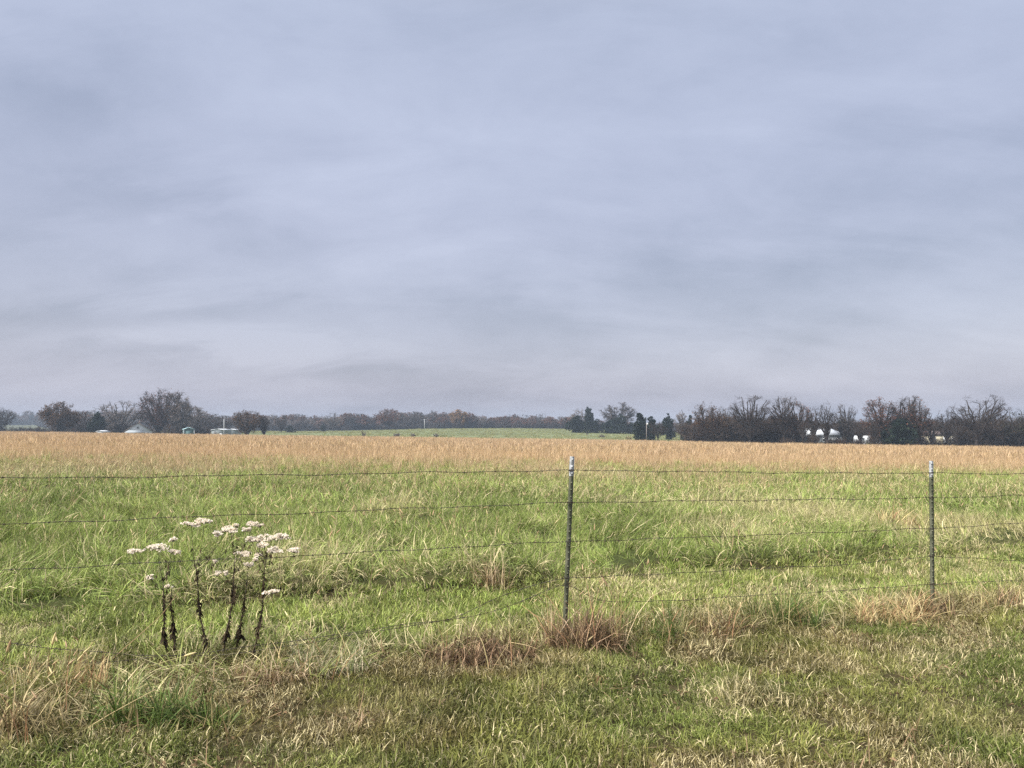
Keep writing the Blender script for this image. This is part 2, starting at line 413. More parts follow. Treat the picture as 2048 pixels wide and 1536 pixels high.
# --- pasture: drooping green tufts
past = protos('pasture_tuft', 8, lambda mb, k: (blades(mb, 9, .08, .34, .35, .0095, .32, 1.7, 5), blades(mb, 5, .08, .36, .3, .0055, .3, 1.5, 4), blades(mb, 2, .05, .42, .2, .0042, .2, .5, 3)), M['grass'])
pastf = protos('far_pasture_tuft', 6, lambda mb, k: blades(mb, 18, .14, .27, .35, .009, .35, 1.8, 4), M['grass'])
def past_col(x, y):
    p = fbm(x, y*.7, 2.6, 41); p2 = fbm(x, y*.6, 5.0, 45); p3 = fbm(x, y, 1.0, 47)
    far = sstep(14, 27, y)
    return mixc(['green','fresh','olive','straw','deep','pink'],
                [.9+.6*(p3 > .5), .5+1.6*sstep(.35,.6,p), .35+.4*far, .08+.5*sstep(.55,.75,p2), .5*sstep(.45,.3,p), 1.5*sstep(.55,.68,p2)*sstep(9, 13, y) + .9*far*sstep(.42,.6,p2)]), p2
def pd1(x, y): return 120*sstep(-.05, .2, y - windrow(x) + .4*(fbm(x, y, .5, 54)-.5))*(.22+.78*sstep(.34,.52,fbm(x,y,.5,50)))
x, y = sample(3.5, 15, (120, pd1))
tint, p2 = past_col(x, y)
dw = y - windrow(x); first = sstep(.55, .05, dw)
hgt = (.28+.76*fbm(x, y, .55, 53))*(.85+.3*rng.random(len(x)))*(1-.1*first)
tint = tint*((.55+.9*fbm(x, y, .35, 58))*(1-.45*first*np.maximum(sstep(.4,.6,fbm(x, x*0, 1.7, 4)), sstep(.8, 1.8, x))))[:, None]  # front row tinted darker in patches, standing in for shade along the cut edge
scatter('pasture_grass', 'lush drooping bright green grass standing behind the cut strip', 'grass', past, 8, x, y, hgt, tint, .13+.27*sstep(.5,.7,p2), .16, lie=.25+.7*fbm(x, y, .8, 55)*(1-first)+.45*first, lie_dir=np.where(first > .5, -1.9+1.6*(fbm(x, y, .9, 57)-.5), 14*fbm(x, y, 2.0, 56)))
x, y = sample(15, 44, (36, lambda x, y: np.interp(y, [15,20,27,44], [36,30,14,3])*(.6+.4*fbm(x,y,2,52))))
tint, p2 = past_col(x, y)
scatter('middle_pasture_grass', 'green and tan grass further into the field, before the golden belt', 'grass', pastf, 6, x, y, (.7+.5*rng.random(len(x)))*np.interp(y, [15,44], [1,1.25]), tint*(.7+.6*fbm(x, y*.6, .9, 58))[:, None], .15+.25*sstep(.4,.7,p2), .2, lie=.2+.6*fbm(x, y, 1.5, 55), lie_dir=14*fbm(x, y, 3.0, 56))

# --- pale seed stalks rising out of the pasture
def foxtail(mb, k):
    tips = blades(mb, 2, .05, .42, .2, .004, .25, .45, 4)
    for t in tips:
        a = rng.random()*6.28; seed_head(mb, t - np.array([0,0,.012]), (.5*math.cos(a), .5*math.sin(a), .8), .075, .0065)
fox = protos('seed_stalk', 8, foxtail, M['seed'])
def fd(x, y): return np.where(y > 8.5, 15, 8)*sstep(.2, 1, fbm(x, y, 1.5, 61)*1.8-.3)*(.35+.65*(np.abs(y-fence_y(x)-.5) < 1.3))*np.where(y < fence_y(x)-.5, .10, 1)
x, y = sample(2.6, 22, (15, fd))
d = y - fence_y(x)
sc = np.where(d < -.5, .5, np.where(y < windrow(x), .62, 1.05))*(.7+.5*rng.random(len(x)))
scatter('seed_stalks', 'pale foxtail seed stalks scattered through the grass', 'grass', fox, 8, x, y, sc, np.broadcast_to(PAL['straw'], (len(x), 3)), .5, .25)

# --- golden broom grass
broom = protos('broom_tuft', 8, lambda mb, k: (blades(mb, 14, .12, .50, .25, .007, .2, .5, 3), blades(mb, 10, .14, .30, .35, .013, .45, 1.0, 3)), M['broom'])
def gcol(x, y):
    p = fbm(x, y*.35, 9, 71); p2 = fbm(x, y*.25, 22, 73)
    near = sstep(40, 20, y)
    return mixc(['gold','pink','straw','olive'], [.9+.9*sstep(.4,.6,p2), .9+.8*sstep(.45,.65,p), .4+.35*near, .10+.2*near*sstep(.45,.6,p)])
x, y = sample(13, 62, (5.6, lambda x, y: np.interp(y, [13,18,24,34,62], [1.0,3.0,4.8,5.6,4.8])*(.12+.88*sstep(.45,.62,fbm(x,y*.6,3.2,75)+.30*sstep(20,44,y)+.10*sstep(1,-6,x)))))
scatter('golden_grass', 'tall golden broom grass with green showing between the tufts', 'grass', broom, 8, x, y, np.interp(y, [15,24,40], [.45,.7,1])*(.6+.6*rng.random(len(x)))*(.7+.6*fbm(x, y, 3, 77)), gcol(x, y)*(.8+.45*fbm(x, y*.5, 2.2, 78))[:, None], .35, .14)
broomf = protos('far_broom_tuft', 6, lambda mb, k: (blades(mb, 24, .4, .45, .3, .03, .2, .45, 2), blades(mb, 12, .45, .28, .35, .05, .5, .9, 2)), M['broom'])
x, y = sample(58, 206, (1.6, lambda x, y: np.where(y < field_edge(np.clip(x/y,-1,1))-.5, 1, 0)*np.interp(y, [58,100,206], [1.6,1.2,.8])), umax=.8)
scatter('far_golden_grass', 'dense tan and orange broom grass reaching to the far field edge', 'grass', broomf, 6, x, y, .65+.7*rng.random(len(x))*(.6+.8*fbm(x, y, 8, 79)), gcol(x, y)*(.85+.35*rng.random(len(x)))[:, None], .3, .1)

# --- rough grass on the green field beyond
cropt = protos('crop_tuft', 4, lambda mb, k: blades(mb, 30, 1.1, .20, .4, .10, .5, .8, 2), M['crop'])
x, y = sample(190, 428, (.12, lambda x, y: np.where(y > field_edge(np.clip(x/y,-1,1))+1, .12, 0)), umax=.55)
pp = fbm(x, y, 30, 81)
scatter('green_field_grass', 'pale green winter grass on the low rise beyond the golden field', 'grass', cropt, 4, x, y, .7+.6*rng.random(len(x)), mixc(['green','olive','straw'], [.8+0*x, .7+sstep(.5,.7,pp), .45+.9*sstep(14, 3, y-field_edge(x/y))])*.72, .15)

# ------------------------------------------------------------------ trees
def unit(v): return v/(np.linalg.norm(v, axis=-1, keepdims=True)+1e-9)

def grow(r, start, d, L, rad, n, up, wob):
    pts = [start]; dd = unit(np.asarray(d, float))
    for k in range(n):
        dd = unit(dd + np.array([r.normal(0, wob), r.normal(0, wob), r.normal(0, wob*.6) + up]))
        pts.append(pts[-1] + dd*L/n)
    return np.array(pts), np.linspace(rad, rad*.35, n+1)

def twigs(mb, O, D, L, w, r, bend=.35):
    """thin two-step strips from origins O along D, all at once"""
    n = len(O); D = unit(D)
    side = unit(np.cross(D, r.normal(0, 1, (n, 3))))
    up = r.normal(0, bend, (n, 3)); up[:, 2] += .1
    p1 = O + D*(L*.5)[:, None]; d2 = unit(D + up); p2 = p1 + d2*(L*.5)[:, None]
    V = np.stack([O - side*w/2, O + side*w/2, p1 - side*w*.36, p1 + side*w*.36, p2], 1)
    b = np.arange(n)[:, None]*5
    mb.add(V, b + np.array([[0,1,3,2]]), b + np.array([[2,3,4]]))
    return p2, p1

def leaves(mb, C, size, r):
    n = len(C)
    a = unit(r.normal(0, 1, (n, 3))); b = unit(np.cross(a, r.normal(0, 1, (n, 3))))
    s = (size*(.6+.8*r.random(n)))[:, None]/2
    V = np.stack([C - a*s, C + b*s*.6, C + a*s, C - b*s*.6], 1)
    mb.add(V, np.arange(n)[:, None]*4 + np.arange(4)[None])

def make_tree(seed, H, W, form='round', leaf=0.0, leafsize=.28, lean=0.0, twig_w=.035, dens=1.0, leaf_zone=None):
    """returns (trunk builder, crown builder, leaf builder); scaled to height H and spread W"""
    r = np.random.default_rng(seed)
    tf = {'round': .22, 'vase': .16, 'tall': .30, 'spread': .26}[form]
    tb, cb, lb = MB(), MB(), MB()
    tr, rad = grow(r, np.zeros(3), (lean, 0, 1), tf*10, .26, 4, .05, .05)
    trunk = [(tr, rad*.9+.03)]
    top = tr[-1]; limbs = []
    ca, cb_, cz = {'round': (1., 4.0, 5.9), 'vase': (1., 3.9, 6.0), 'tall': (.8, 4.3, 5.6), 'spread': (1.1, 3.6, 6.3)}[form]
    A = 10*W/H*.5*.92                                     # crown half width in units of a ten-high tree
    ctr = np.array([lean*5, 0, cz])
    nl = r.integers(15, 19)
    ph = r.random(4)*6.28
    def inside(p, k):                                     # a lumpy dome, with a loose ragged rim
        q = (np.atleast_2d(p) - ctr)/np.array([A, A, cb_])
        a = np.arctan2(q[:, 2], q[:, 0]); b_ = np.arctan2(q[:, 1], q[:, 0])
        lim = k*(1 + .07*np.sin(3*a+ph[0]) + .06*np.sin(7*a+ph[1]+2*b_) + .05*np.sin(13*a+ph[2]))
        return (q*q).sum(1) < lim**2
    for k in range(nl):
        az = (k*2.4 + r.random()*.8)
        th = math.acos(1 - 1.25*(k+.5)/nl)*r.uniform(.9, 1.1)
        tgt = ctr + np.array([A*math.sin(th)*math.cos(az), A*math.sin(th)*math.sin(az), cb_*math.cos(th)])*r.uniform(.6, .96)
        st = tr[1] + (top - tr[1])*r.uniform(.3, 1)
        ctl = st + (tgt-st)*.45 + np.array([0, 0, .9*(1 if th > .7 else .2)])*r.uniform(.3, 1.2) + r.normal(0, .25, 3)
        f = np.linspace(0, 1, 8)[:, None]
        lp = st*(1-f)**2 + 2*ctl*f*(1-f) + tgt*f*f
        lp[1:-1] += r.normal(0, .10, (6, 3))
        limbs.append((lp, np.linspace(.16, .05, 8)))
    trunk += limbs
    O, D, LL = [], [], []
    for lp, lr in limbs:
        ltot = np.linalg.norm(lp[-1]-lp[0])
        for k in range(int(6*dens)):
            f = r.uniform(.25, 1); i = min(int(f*7), 6); st = lp[i] + (lp[i+1]-lp[i])*r.random()
            dr = unit(unit(lp[i+1]-lp[i])*.6 + unit(st-ctr)*.5 + r.normal(0, .5, 3))
            bp, br = grow(r, st, dr, ltot*r.uniform(.22, .40)*(1.2-.6*f), .05, 4, .04, .18)
            if inside(bp[-1], 1.0): trunk.append((bp, br))
            for m in range(int(7*dens)):
                f2 = r.uniform(.15, 1); j = min(int(f2*4), 3); s2 = bp[j] + (bp[j+1]-bp[j])*r.random()
                d2 = unit(unit(bp[j+1]-bp[j])*.7 + r.normal(0, .55, 3) + np.array([0,0,.1]))
                O.append(s2); D.append(d2); LL.append(ltot*r.uniform(.10, .2))
    O, D, LL = np.array(O), np.array(D), np.array(LL)
    kp = inside(O + D*LL[:, None]*.9, 1.03) & (O[:, 2] > tf*7); O, D, LL = O[kp], D[kp], LL[kp]
    tip, mid = twigs(cb, O, D, LL, twig_w*1.5, r)
    k = 7
    O2 = np.repeat(O, k, 0) + np.repeat(mid-O, k, 0)*r.uniform(.2, 1.8, (len(O)*k, 1))
    D2 = np.repeat(D, k, 0)*.7 + r.normal(0, .6, (len(O)*k, 3))
    L2 = np.repeat(LL, k)*r.uniform(.35, .8, len(O)*k)
    kp = inside(O2 + unit(D2)*L2[:, None]*.9, 1.07); O2, D2, L2 = O2[kp], D2[kp], L2[kp]
    tip2, mid2 = twigs(cb, O2, D2, L2, twig_w, r)
    for pts, rr in trunk:
        tb.tube(pts, rr, 5)
    allv = np.vstack(cb.v)
    zt = np.percentile(allv[:, 2], 99.6); xw = np.percentile(np.abs(allv[:, 0] - np.median(allv[:, 0])), 97)
    sx, sz = (W/2)/xw, H/zt
    if leaf > 0:
        n = int(len(tip2)*leaf)
        pk = r.integers(0, len(tip2), n)
        C = tip2[pk]*.6 + mid2[pk]*.4 + r.normal(0, .12, (n, 3))
        if leaf_zone is not None:
            C = C[leaf_zone(C[:, 0]/xw, C[:, 2]/zt, r)]
    for b in (tb, cb):
        b.v = [v*np.array([sx, sx, sz]) for v in b.v]
    if leaf > 0:
        leaves(lb, C*np.array([sx, sx, sz]), leafsize, r)
    return tb, cb, (lb if leaf > 0 else None)

def make_cedar(seed, H, W, n=2600, ragged=.35):
    r = np.random.default_rng(seed)
    tb, cb = MB(), MB()
    tb.tube([(0,0,-.2),(0,0,H*.4),(0,0,H*.93)], [.16,.1,.02], 6)
    nb = 15; hb = np.linspace(.10, .93, nb) + r.normal(0, .02, nb)
    prof = np.interp(hb, [0,.12,.35,.6,.8,1], [.62,.85,.92,.72,.50,.16])
    ab = r.random(nb)*6.28; ob = prof*W/2*r.uniform(.05, .75, nb)*(1+ragged*.4)
    rb_ = np.clip(W/2*prof*r.uniform(.38, .72, nb), .06*W, None)
    k = r.choice(nb, n, p=rb_**1.6/np.sum(rb_**1.6))
    v3 = unit(r.normal(0, 1, (n, 3))); rr3 = rb_[k]*r.uniform(.35, 1, n)**.5*(1+r.normal(0, .12, n))
    C = np.stack([ob[k]*np.cos(ab[k]), ob[k]*np.sin(ab[k]), hb[k]*H], 1) + v3*rr3[:, None]*np.array([1,1,.9])
    top_ = np.percentile(C[:, 2], 99.3); C[:, 2] = np.clip(C[:, 2]*H/top_, .02*H, None)
    az = np.arctan2(v3[:, 1], v3[:, 0])
    D = np.stack([np.cos(az)*.8, np.sin(az)*.8, .5+r.normal(0, .3, n)], 1) + r.normal(0, .4, (n, 3))
    D = unit(D); side = unit(np.cross(D, r.normal(0, 1, (n, 3))))
    L = W*.11*(.6+.8*r.random(n)); w = L*.42
    V = np.stack([C-D*L[:,None]/2, C+side*w[:,None]/2, C+D*L[:,None]/2, C-side*w[:,None]/2], 1)
    cb.add(V, np.arange(n)[:, None]*4 + np.arange(4)[None])
    for k in range(24):                      # a few bare branches inside
        a = r.random()*6.28; h = r.uniform(.15, .75)*H; rr = W/2*(1-h/H)**.6*.8
        cb.tube([(0,0,h),(rr*math.cos(a)*.5, rr*math.sin(a)*.5, h+.1*rr),(rr*math.cos(a), rr*math.sin(a), h+.3*rr)], [.05,.03,.01], 4)
    return tb, cb

def make_shrub(seed, H, W, n=26, k=26, w=.03):
    r = np.random.default_rng(seed); tb = MB(); cb = MB()
    O, D, LL = [], [], []
    for i in range(n):
        a = r.random()*6.28; rr = W*.16*math.sqrt(r.random()); an = abs(r.normal(0, .38))
        p, rd = grow(r, np.array([rr*math.cos(a), rr*math.sin(a), -.1]), (math.sin(an)*math.cos(a), math.sin(an)*math.sin(a), math.cos(an)), H*r.uniform(.55, .95), .035, 5, .0, .13)
        tb.tube(p, rd, 4)
        f = r.random(k)*4.99; idx = f.astype(int)
        O.append(p[idx] + (p[idx+1]-p[idx])*(f-idx)[:, None]); D.append(unit(p[idx+1]-p[idx])*.7 + r.normal(0, .5, (k, 3)))
        LL.append(H*r.uniform(.12, .3, k))
    O, D, LL = np.vstack(O), np.vstack(D), np.concatenate(LL)
    tip, mid = twigs(cb, O, D, LL, w*1.3, r)
    kk = 5
    O2 = np.repeat(O, kk, 0) + np.repeat(mid-O, kk, 0)*r.uniform(.2, 1.7, (len(O)*kk, 1)); D2 = np.repeat(D, kk, 0)*.6 + r.normal(0, .6, (len(O)*kk, 3))
    twigs(cb, O2, D2, np.repeat(LL, kk)*.6, w, r)
    V = np.vstack(cb.v); sx = W/2/np.percentile(np.abs(V[:, 0]), 97); sz = H/np.percentile(V[:, 2], 99.5)
    for b in (tb, cb): b.v = [v*np.array([sx, sx, sz]) for v in b.v]
    return tb, cb

_seed = [100]
def size_at(px, top, wpx, Y):
    X = (px-CX)/F*Y
    z0 = float(terrain(X, Y)); zt = EYE - (top-HY)/F*Y
    return (X, Y, z0), zt - z0, wpx/F*Y

def tree(name, px, top, wpx, Y, label, group, form='round', twig='twig_grey', leaf=0.0, leafmat='leaf_brown', cat='tree', **kw):
    _seed[0] += 1
    loc, H, W = size_at(px, top, wpx, Y)
    e = empty(name, loc, label, cat, group)
    kw.setdefault('twig_w', .00016*Y)
    tb, cb, lb = make_tree(_seed[0]*7, H, W, form, leaf, **kw)
    tb.v = [v - np.array([0,0,.1]) for v in tb.v]
    tb.build('trunk', M['bark'], e); c = cb.build('crown', M[twig], e)
    if lb: lb.build('leaves', M[leafmat], c)
    return e
def cedar(px, top, wpx, Y, label, group, n=2600, ragged=.35, mat='cedar', name='cedar_tree'):
    _seed[0] += 1
    loc, H, W = size_at(px, top, wpx*1.3, Y)
    e = empty(name, loc, label, 'tree', group)
    tb, cb = make_cedar(_seed[0], H, W, n, ragged)
    tb.build('trunk', M['bark'], e); cb.build('crown', M[mat], e)
    return e
def shrub(px, top, wpx, Y, label, group, mat='twig_dark', n=22, k=22):
    _seed[0] += 1
    loc, H, W = size_at(px, top, wpx, Y)
    tb, cb = make_shrub(_seed[0], max(H, .5), W, n, k, .00022*Y)
    off = cb.n; cb.v += tb.v; cb.q += [q+off for q in tb.q]; cb.t += [t+off for t in tb.t]; cb.n += tb.n
    o = cb.build('shrub', M[mat]); o.location = loc
    return tag(o, label, 'shrub', group)

GL, GM, GR, GC = 'trees beyond the left field edge', 'trees in front of the far wood', 'bare trees in the right tree belt', 'cedars and evergreens by the green rise'
# left group
tree('bare_tree', 2, 817, 44, 300, 'grey green bare tree cut by the left picture border', GL, 'round', 'twig_grey', leaf=.12, leafmat='leaf_olive')
tree('oak_tree', 118, 806, 60, 235, 'round brown oak still in leaf, first big tree from the left', GL, 'round', 'twig_dark', leaf=1.9, leafmat='leaf_brown', leafsize=.34, dens=1.15)
tree('bare_tree', 164, 823, 38, 262, 'small brownish bare tree between the round oak and the dark evergreen', GL, 'round', 'twig_grey', leaf=.2, leafmat='leaf_red')
cedar(197, 827, 34, 238, 'dark rounded evergreen standing left of the vase shaped bare tree', GL, 3000, .3)
tree('bare_tree', 237, 803, 74, 256, 'vase shaped bare tree with spreading limbs left of the white gabled house', GL, 'vase', 'twig_pale')
tree('oak_tree', 316, 781, 70, 262, 'tallest oak with red brown leaves behind the white gabled house', GL, 'round', 'twig_dark', leaf=1.3, leafmat='leaf_red', leafsize=.32, dens=1.15, leaf_zone=lambda x, z, r: r.random(len(x)) < np.clip(1.35-np.abs(x)*.7-np.maximum(z-.55,0)*1.4, .12, 1))
tree('oak_tree', 354, 785, 48, 258, 'narrower dark oak right beside the tallest oak', GL, 'tall', 'twig_dark', leaf=.8, leafmat='leaf_brown', leafsize=.3)
tree('bare_tree', 366, 796, 42, 256, 'pale bare crown showing right of the two tall oaks', GL, 'round', 'twig_pale')
tree('bare_tree', 392, 813, 40, 275, 'pale bare tree behind the teal shed', GL, 'round', 'twig_pale', leaf=.1, leafmat='leaf_brown')
tree('bare_tree', 418, 829, 40, 300, 'low grey tree above the long white shed', GL, 'round', 'twig_grey')
tree('bare_tree', 448, 831, 34, 320, 'low grey tree behind the white pole', GL, 'round', 'twig_grey')
tree('oak_tree', 493, 822, 50, 238, 'dense grey brown tree right of the white pole', GL, 'round', 'twig_dark', leaf=.9, leafmat='leaf_brown', leafsize=.3)
tree('bare_tree', 528, 832, 20, 240, 'small crooked bare tree right of the dense grey brown tree', GL, 'tall', 'twig_dark')
tree('bare_tree', 562, 830, 26, 330, 'slender forked bare tree standing before the far wood', GM, 'vase', 'twig_grey')
tree('bare_tree', 667, 826, 36, 400, 'pale bare tree rising above the low middle of the far wood', GM, 'round', 'twig_pale')
tree('oak_tree', 774, 819, 42, 415, 'broad brown oak standing tallest in the left half of the far wood', GM, 'round', 'twig_dark', leaf=1.3, leafmat='leaf_red', leafsize=.5)
tree('maple_tree', 917, 820, 30, 432, 'tree with faded orange leaves topping the far wood', GM, 'round', 'twig_grey', leaf=1.2, leafmat='leaf_orange', leafsize=.5)
tree('maple_tree', 935, 825, 26, 438, 'duller brown tree just right of the orange leaved tree', GM, 'round', 'twig_grey', leaf=.9, leafmat='leaf_red', leafsize=.5)
# cedars by the rise
cedar(1153, 833, 32, 320, 'broad dark cedar leftmost of the evergreens by the green rise', GC, 2600, .45)
cedar(1178, 817, 27, 318, 'tall narrow dark cedar with a knobbly top', GC, 2600, .5)
cedar(1193, 839, 20, 322, 'short dark cedar right beside the tall narrow cedar', GC, 1600)
tree('bare_tree', 1160, 819, 40, 345, 'grey bare crown showing behind the tall narrow cedar', GC, 'round', 'twig_pale')
tree('bare_tree', 1237, 806, 66, 325, 'large dome shaped bare tree standing among the cedars', GC, 'vase', 'twig_grey', dens=1.15)
cedar(1221, 842, 30, 318, 'low dark cedar below the left side of the dome shaped bare tree', GC, 2000)
cedar(1241, 829, 26, 316, 'pointed dark cedar in front of the dome shaped bare tree', GC, 2200, .5)
cedar(1262, 846, 20, 318, 'small dark cedar right of the dome shaped bare tree', GC, 1500)
cedar(1205, 843, 12, 330, 'thin cedar in the gap between the two cedar groups', GC, 900)
cedar(1281, 828, 32, 212, 'olive dark evergreen at the field edge left of the pole with the white box', GC, 3000, .4)
cedar(1302, 834, 26, 222, 'dark evergreen right behind the pole with the white box', GC, 2400, .4)
tree('bare_tree', 1316, 843, 40, 205, 'low spreading brown tree with two trunks at the field edge', GR, 'spread', 'twig_dark')
cedar(1336, 829, 28, 245, 'dark rounded cedar between two small bare trees', GC, 2600, .4)
tree('bare_tree', 1362, 822, 22, 240, 'slim egg shaped bare tree with a straight trunk', GC, 'tall', 'twig_pale')
cedar(1379, 832, 24, 225, 'dark cedar at the left end of the right tree belt', GC, 2400, .45)
# right belt
YB = 172
tree('oak_tree', 1418, 809, 62, 172, 'dark oak with leftover leaves at the left end of the right belt', GR, 'round', 'twig_dark', leaf=.45, leafmat='leaf_brown', leafsize=.26)
tree('bare_tree', 1447, 815, 40, 190, 'grey bare tree behind the thicket right of the dark oak', GR, 'round', 'twig_grey')
tree('bare_tree', 1501, 792, 74, 168, 'wide bare tree with forked trunk, left of the white house on the right', GR, 'vase', 'twig_dark')
tree('bare_tree', 1567, 793, 54, 166, 'tall upright bare tree right of the wide forked one', GR, 'tall', 'twig_dark', leaf=.06)
tree('oak_tree', 1597, 805, 46, 168, 'tree with sparse red leaves left of the white house on the right', GR, 'round', 'twig_dark', leaf=.4, leafmat='leaf_red', leafsize=.24)
tree('bare_tree', 1628, 814, 34, 165, 'open bare tree in front of the left half of the white house', GR, 'tall', 'twig_dark', dens=.7)
tree('bare_tree', 1656, 806, 46, 160, 'crooked open bare tree in front of the white roof', GR, 'tall', 'twig_dark', lean=-.12, dens=.8)
tree('bare_tree', 1688, 809, 44, 172, 'round topped bare tree at the right end of the white roof', GR, 'round', 'twig_grey')
cedar(1686, 840, 36, 204, 'dark green cedar below the round topped bare tree', GR, 2400, .4)
tree('oak_tree', 1762, 799, 62, 160, 'dark red brown oak, densest crown in the right belt', GR, 'round', 'twig_dark', leaf=.75, leafmat='leaf_red', leafsize=.26, leaf_zone=lambda x, z, r: r.random(len(x)) < np.where(x < .35, 1, .35))
tree('bare_tree', 1812, 793, 54, 160, 'tall bare tree just right of the dark red brown oak', GR, 'tall', 'twig_dark')
tree('bare_tree', 1842, 799, 52, 156, 'purple brown bare tree with a trunk leaning left', GR, 'round', 'twig_dark', lean=-.15, leaf=.15, leafmat='leaf_red')
cedar(1802, 841, 58, 156, 'wide dark green cedar below the tall bare tree', GR, 3600, .35)
tree('bare_tree', 1893, 822, 44, 162, 'small bare tree in the gap left of the broad leaning one', GR, 'round', 'twig_dark')
tree('bare_tree', 1952, 791, 92, 155, 'broad bare tree with heavy leaning limbs, tallest on the far right', GR, 'spread', 'twig_dark', lean=.1)
tree('bare_tree', 1990, 815, 50, 165, 'grey bare tree right behind the broad leaning one', GR, 'round', 'twig_grey')
tree('bare_tree', 2036, 822, 60, 158, 'grey olive bare tree cut by the right picture border', GR, 'round', 'twig_dark', leaf=.2, leafmat='leaf_olive')
for px, top, w_, lab in ((1606, 836, 22, 'thin crooked tree across the left end of the white house'), (1721, 842, 30, 'low dark tree in front of the camper trailer'), (1748, 838, 30, 'bushy bare tree between the camper trailer and the white car'),
                        (1786, 848, 24, 'thin dark tree just right of the white car'), (1862, 838, 34, 'small bare tree across the left end of the long tan house'), (1915, 836, 40, 'twiggy bare tree across the right part of the long tan house')):
    tree('bare_tree', px, top, w_, 156, lab, GR, 'spread', 'twig_dark', dens=.8)
# shrubs on the green rise
GS = 'small shrubs on the green rise'
for px, top, w, Y, lab in ((727,859.5,9,235,'round dark shrub left of centre where the golden field ends'), (826,864,9,228,'dark shrub on the green strip below the far pole'),
        (872,864.5,10,228,'flat dark shrub right of the one below the far pole'), (793,864.5,12,226,'ragged brown shrub left of the far pole at the field edge'), (1038,852.5,8,425,'tiny dark shrub on the crest of the green rise'),
        (1100,855.5,18,420,'low dark shrub on the crest just left of the cedars'), (1174,864.5,5,290,'tiny shrub below the tall narrow cedar'),
        (1204,866.5,12,250,'low dark shrub on the grass below the dome shaped tree'), (1258,869,16,222,'straw coloured shrub at the field edge right of the dome tree')):
    shrub(px, top+2.2, w, Y, lab, GS, 'twig_pale' if 'straw' not in lab else 'mixed_straw', 14, 12)
for px, top, w, Y, lab in ((580,852,16,345,'round dark cedar bush before the far wood left of centre'), (647,849,12,380,'pointed dark cedar bush before the far wood')):
    cedar(px, top, w, Y, lab, GS, 1200, .3, name='cedar_bush')

# ------------------------------------------------------------------ far wood and thicket (each reads as one mass)
def proto_trees(name, n, H, mats, leaf=0.0, leafmat='leaf_red'):
    c = bpy.data.collections.new(name)
    for k in range(n):
        tb, cb, lb = make_tree(900+k*13+len(name), H, H*.72, ['round','round','vase','tall'][k % 4], leaf if k % 3 == 0 else 0.001, leafsize=.6, dens=.75, twig_w=.08)
        big = MB(); 
        for s in (tb, cb): 
            off = big.n
            big.v += s.v; big.q += [q+off for q in s.q]; big.t += [t+off for t in s.t]; big.n += s.n
        nq = sum(len(q) for q in big.q)
        if lb:
            off = big.n; big.v += lb.v; big.q += [q+off for q in lb.q]; big.n += lb.n
        o = big.build('%s_%02d' % (name, k), [M[mats[k % len(mats)]], M[leafmat]], 'nolink')
        if lb:
            mi = np.zeros(len(o.data.polygons), np.int32); mi[nq:sum(len(q) for q in big.q)] = 1
            o.data.polygons.foreach_set('material_index', mi)
        c.objects.link(o)
    return c
wood = proto_trees('wood_tree', 8, 10.0, ['twig_grey','twig_dark','twig_pale','twig_grey'], .8)
px = rng.uniform(-250, 1420, 900); Y = YH + 8 + 110*rng.random(900)**1.4
Y = Y + np.interp(px, [0,60,110,400,560,1100,1200], [330,330,120,60,20,0,0])
X = (px-CX)/F*Y
toprow = np.interp(px, [-250,0,40,90,150,420,520,620,700,760,900,1000,1060,1110,1180,1420], [824,824,824,825,826,831,833,834,830,828,829,831,833,838,842,846])
H = np.clip(EYE - (toprow + rng.normal(2.5, 3.6, len(px)) + 2.2*np.sin(px*.06) + 2.5*np.sin(px*.021) - HY)/F*Y - terrain(X, Y), 4, 30)
scatter('far_wood', 'hazy grey brown bare wood along the horizon', 'wood', wood, 8, X, Y, H/10*(.9+.5*rng.random(len(px))), np.broadcast_to([.08,.07,.07], (len(px), 3)), .3, .03, terrain(X, Y)-.3, H/10)
# understorey of the far wood
def proto_shrubs(name, n, H, W, mats, w):
    c = bpy.data.collections.new(name)
    for k in range(n):
        tb, cb = make_shrub(500+k*3+len(name), H, W, 20, 20, w)
        off = cb.n; cb.v += tb.v; cb.q += [q+off for q in tb.q]; cb.t += [t+off for t in tb.t]; cb.n += tb.n
        c.objects.link(cb.build('%s_%02d' % (name, k), M[mats[k % len(mats)]], 'nolink'))
    return c
under = proto_shrubs('under_shrub', 4, 4.0, 5.0, ['twig_grey','twig_dark'], .10)
px = rng.uniform(-250, 1420, 700); Y = YH + 3 + 60*rng.random(700)**1.3 + np.interp(px, [0,60,110,400,560,1100], [330,330,120,60,20,0])
X = (px-CX)/F*Y
scatter('far_undergrowth', 'dark undergrowth at the foot of the far wood', 'undergrowth', under, 4, X, Y, .8+.7*rng.random(700), np.broadcast_to([.08,.07,.07], (700, 3)), .3, .05, terrain(X, Y)-.2, .7+.7*rng.random(700))
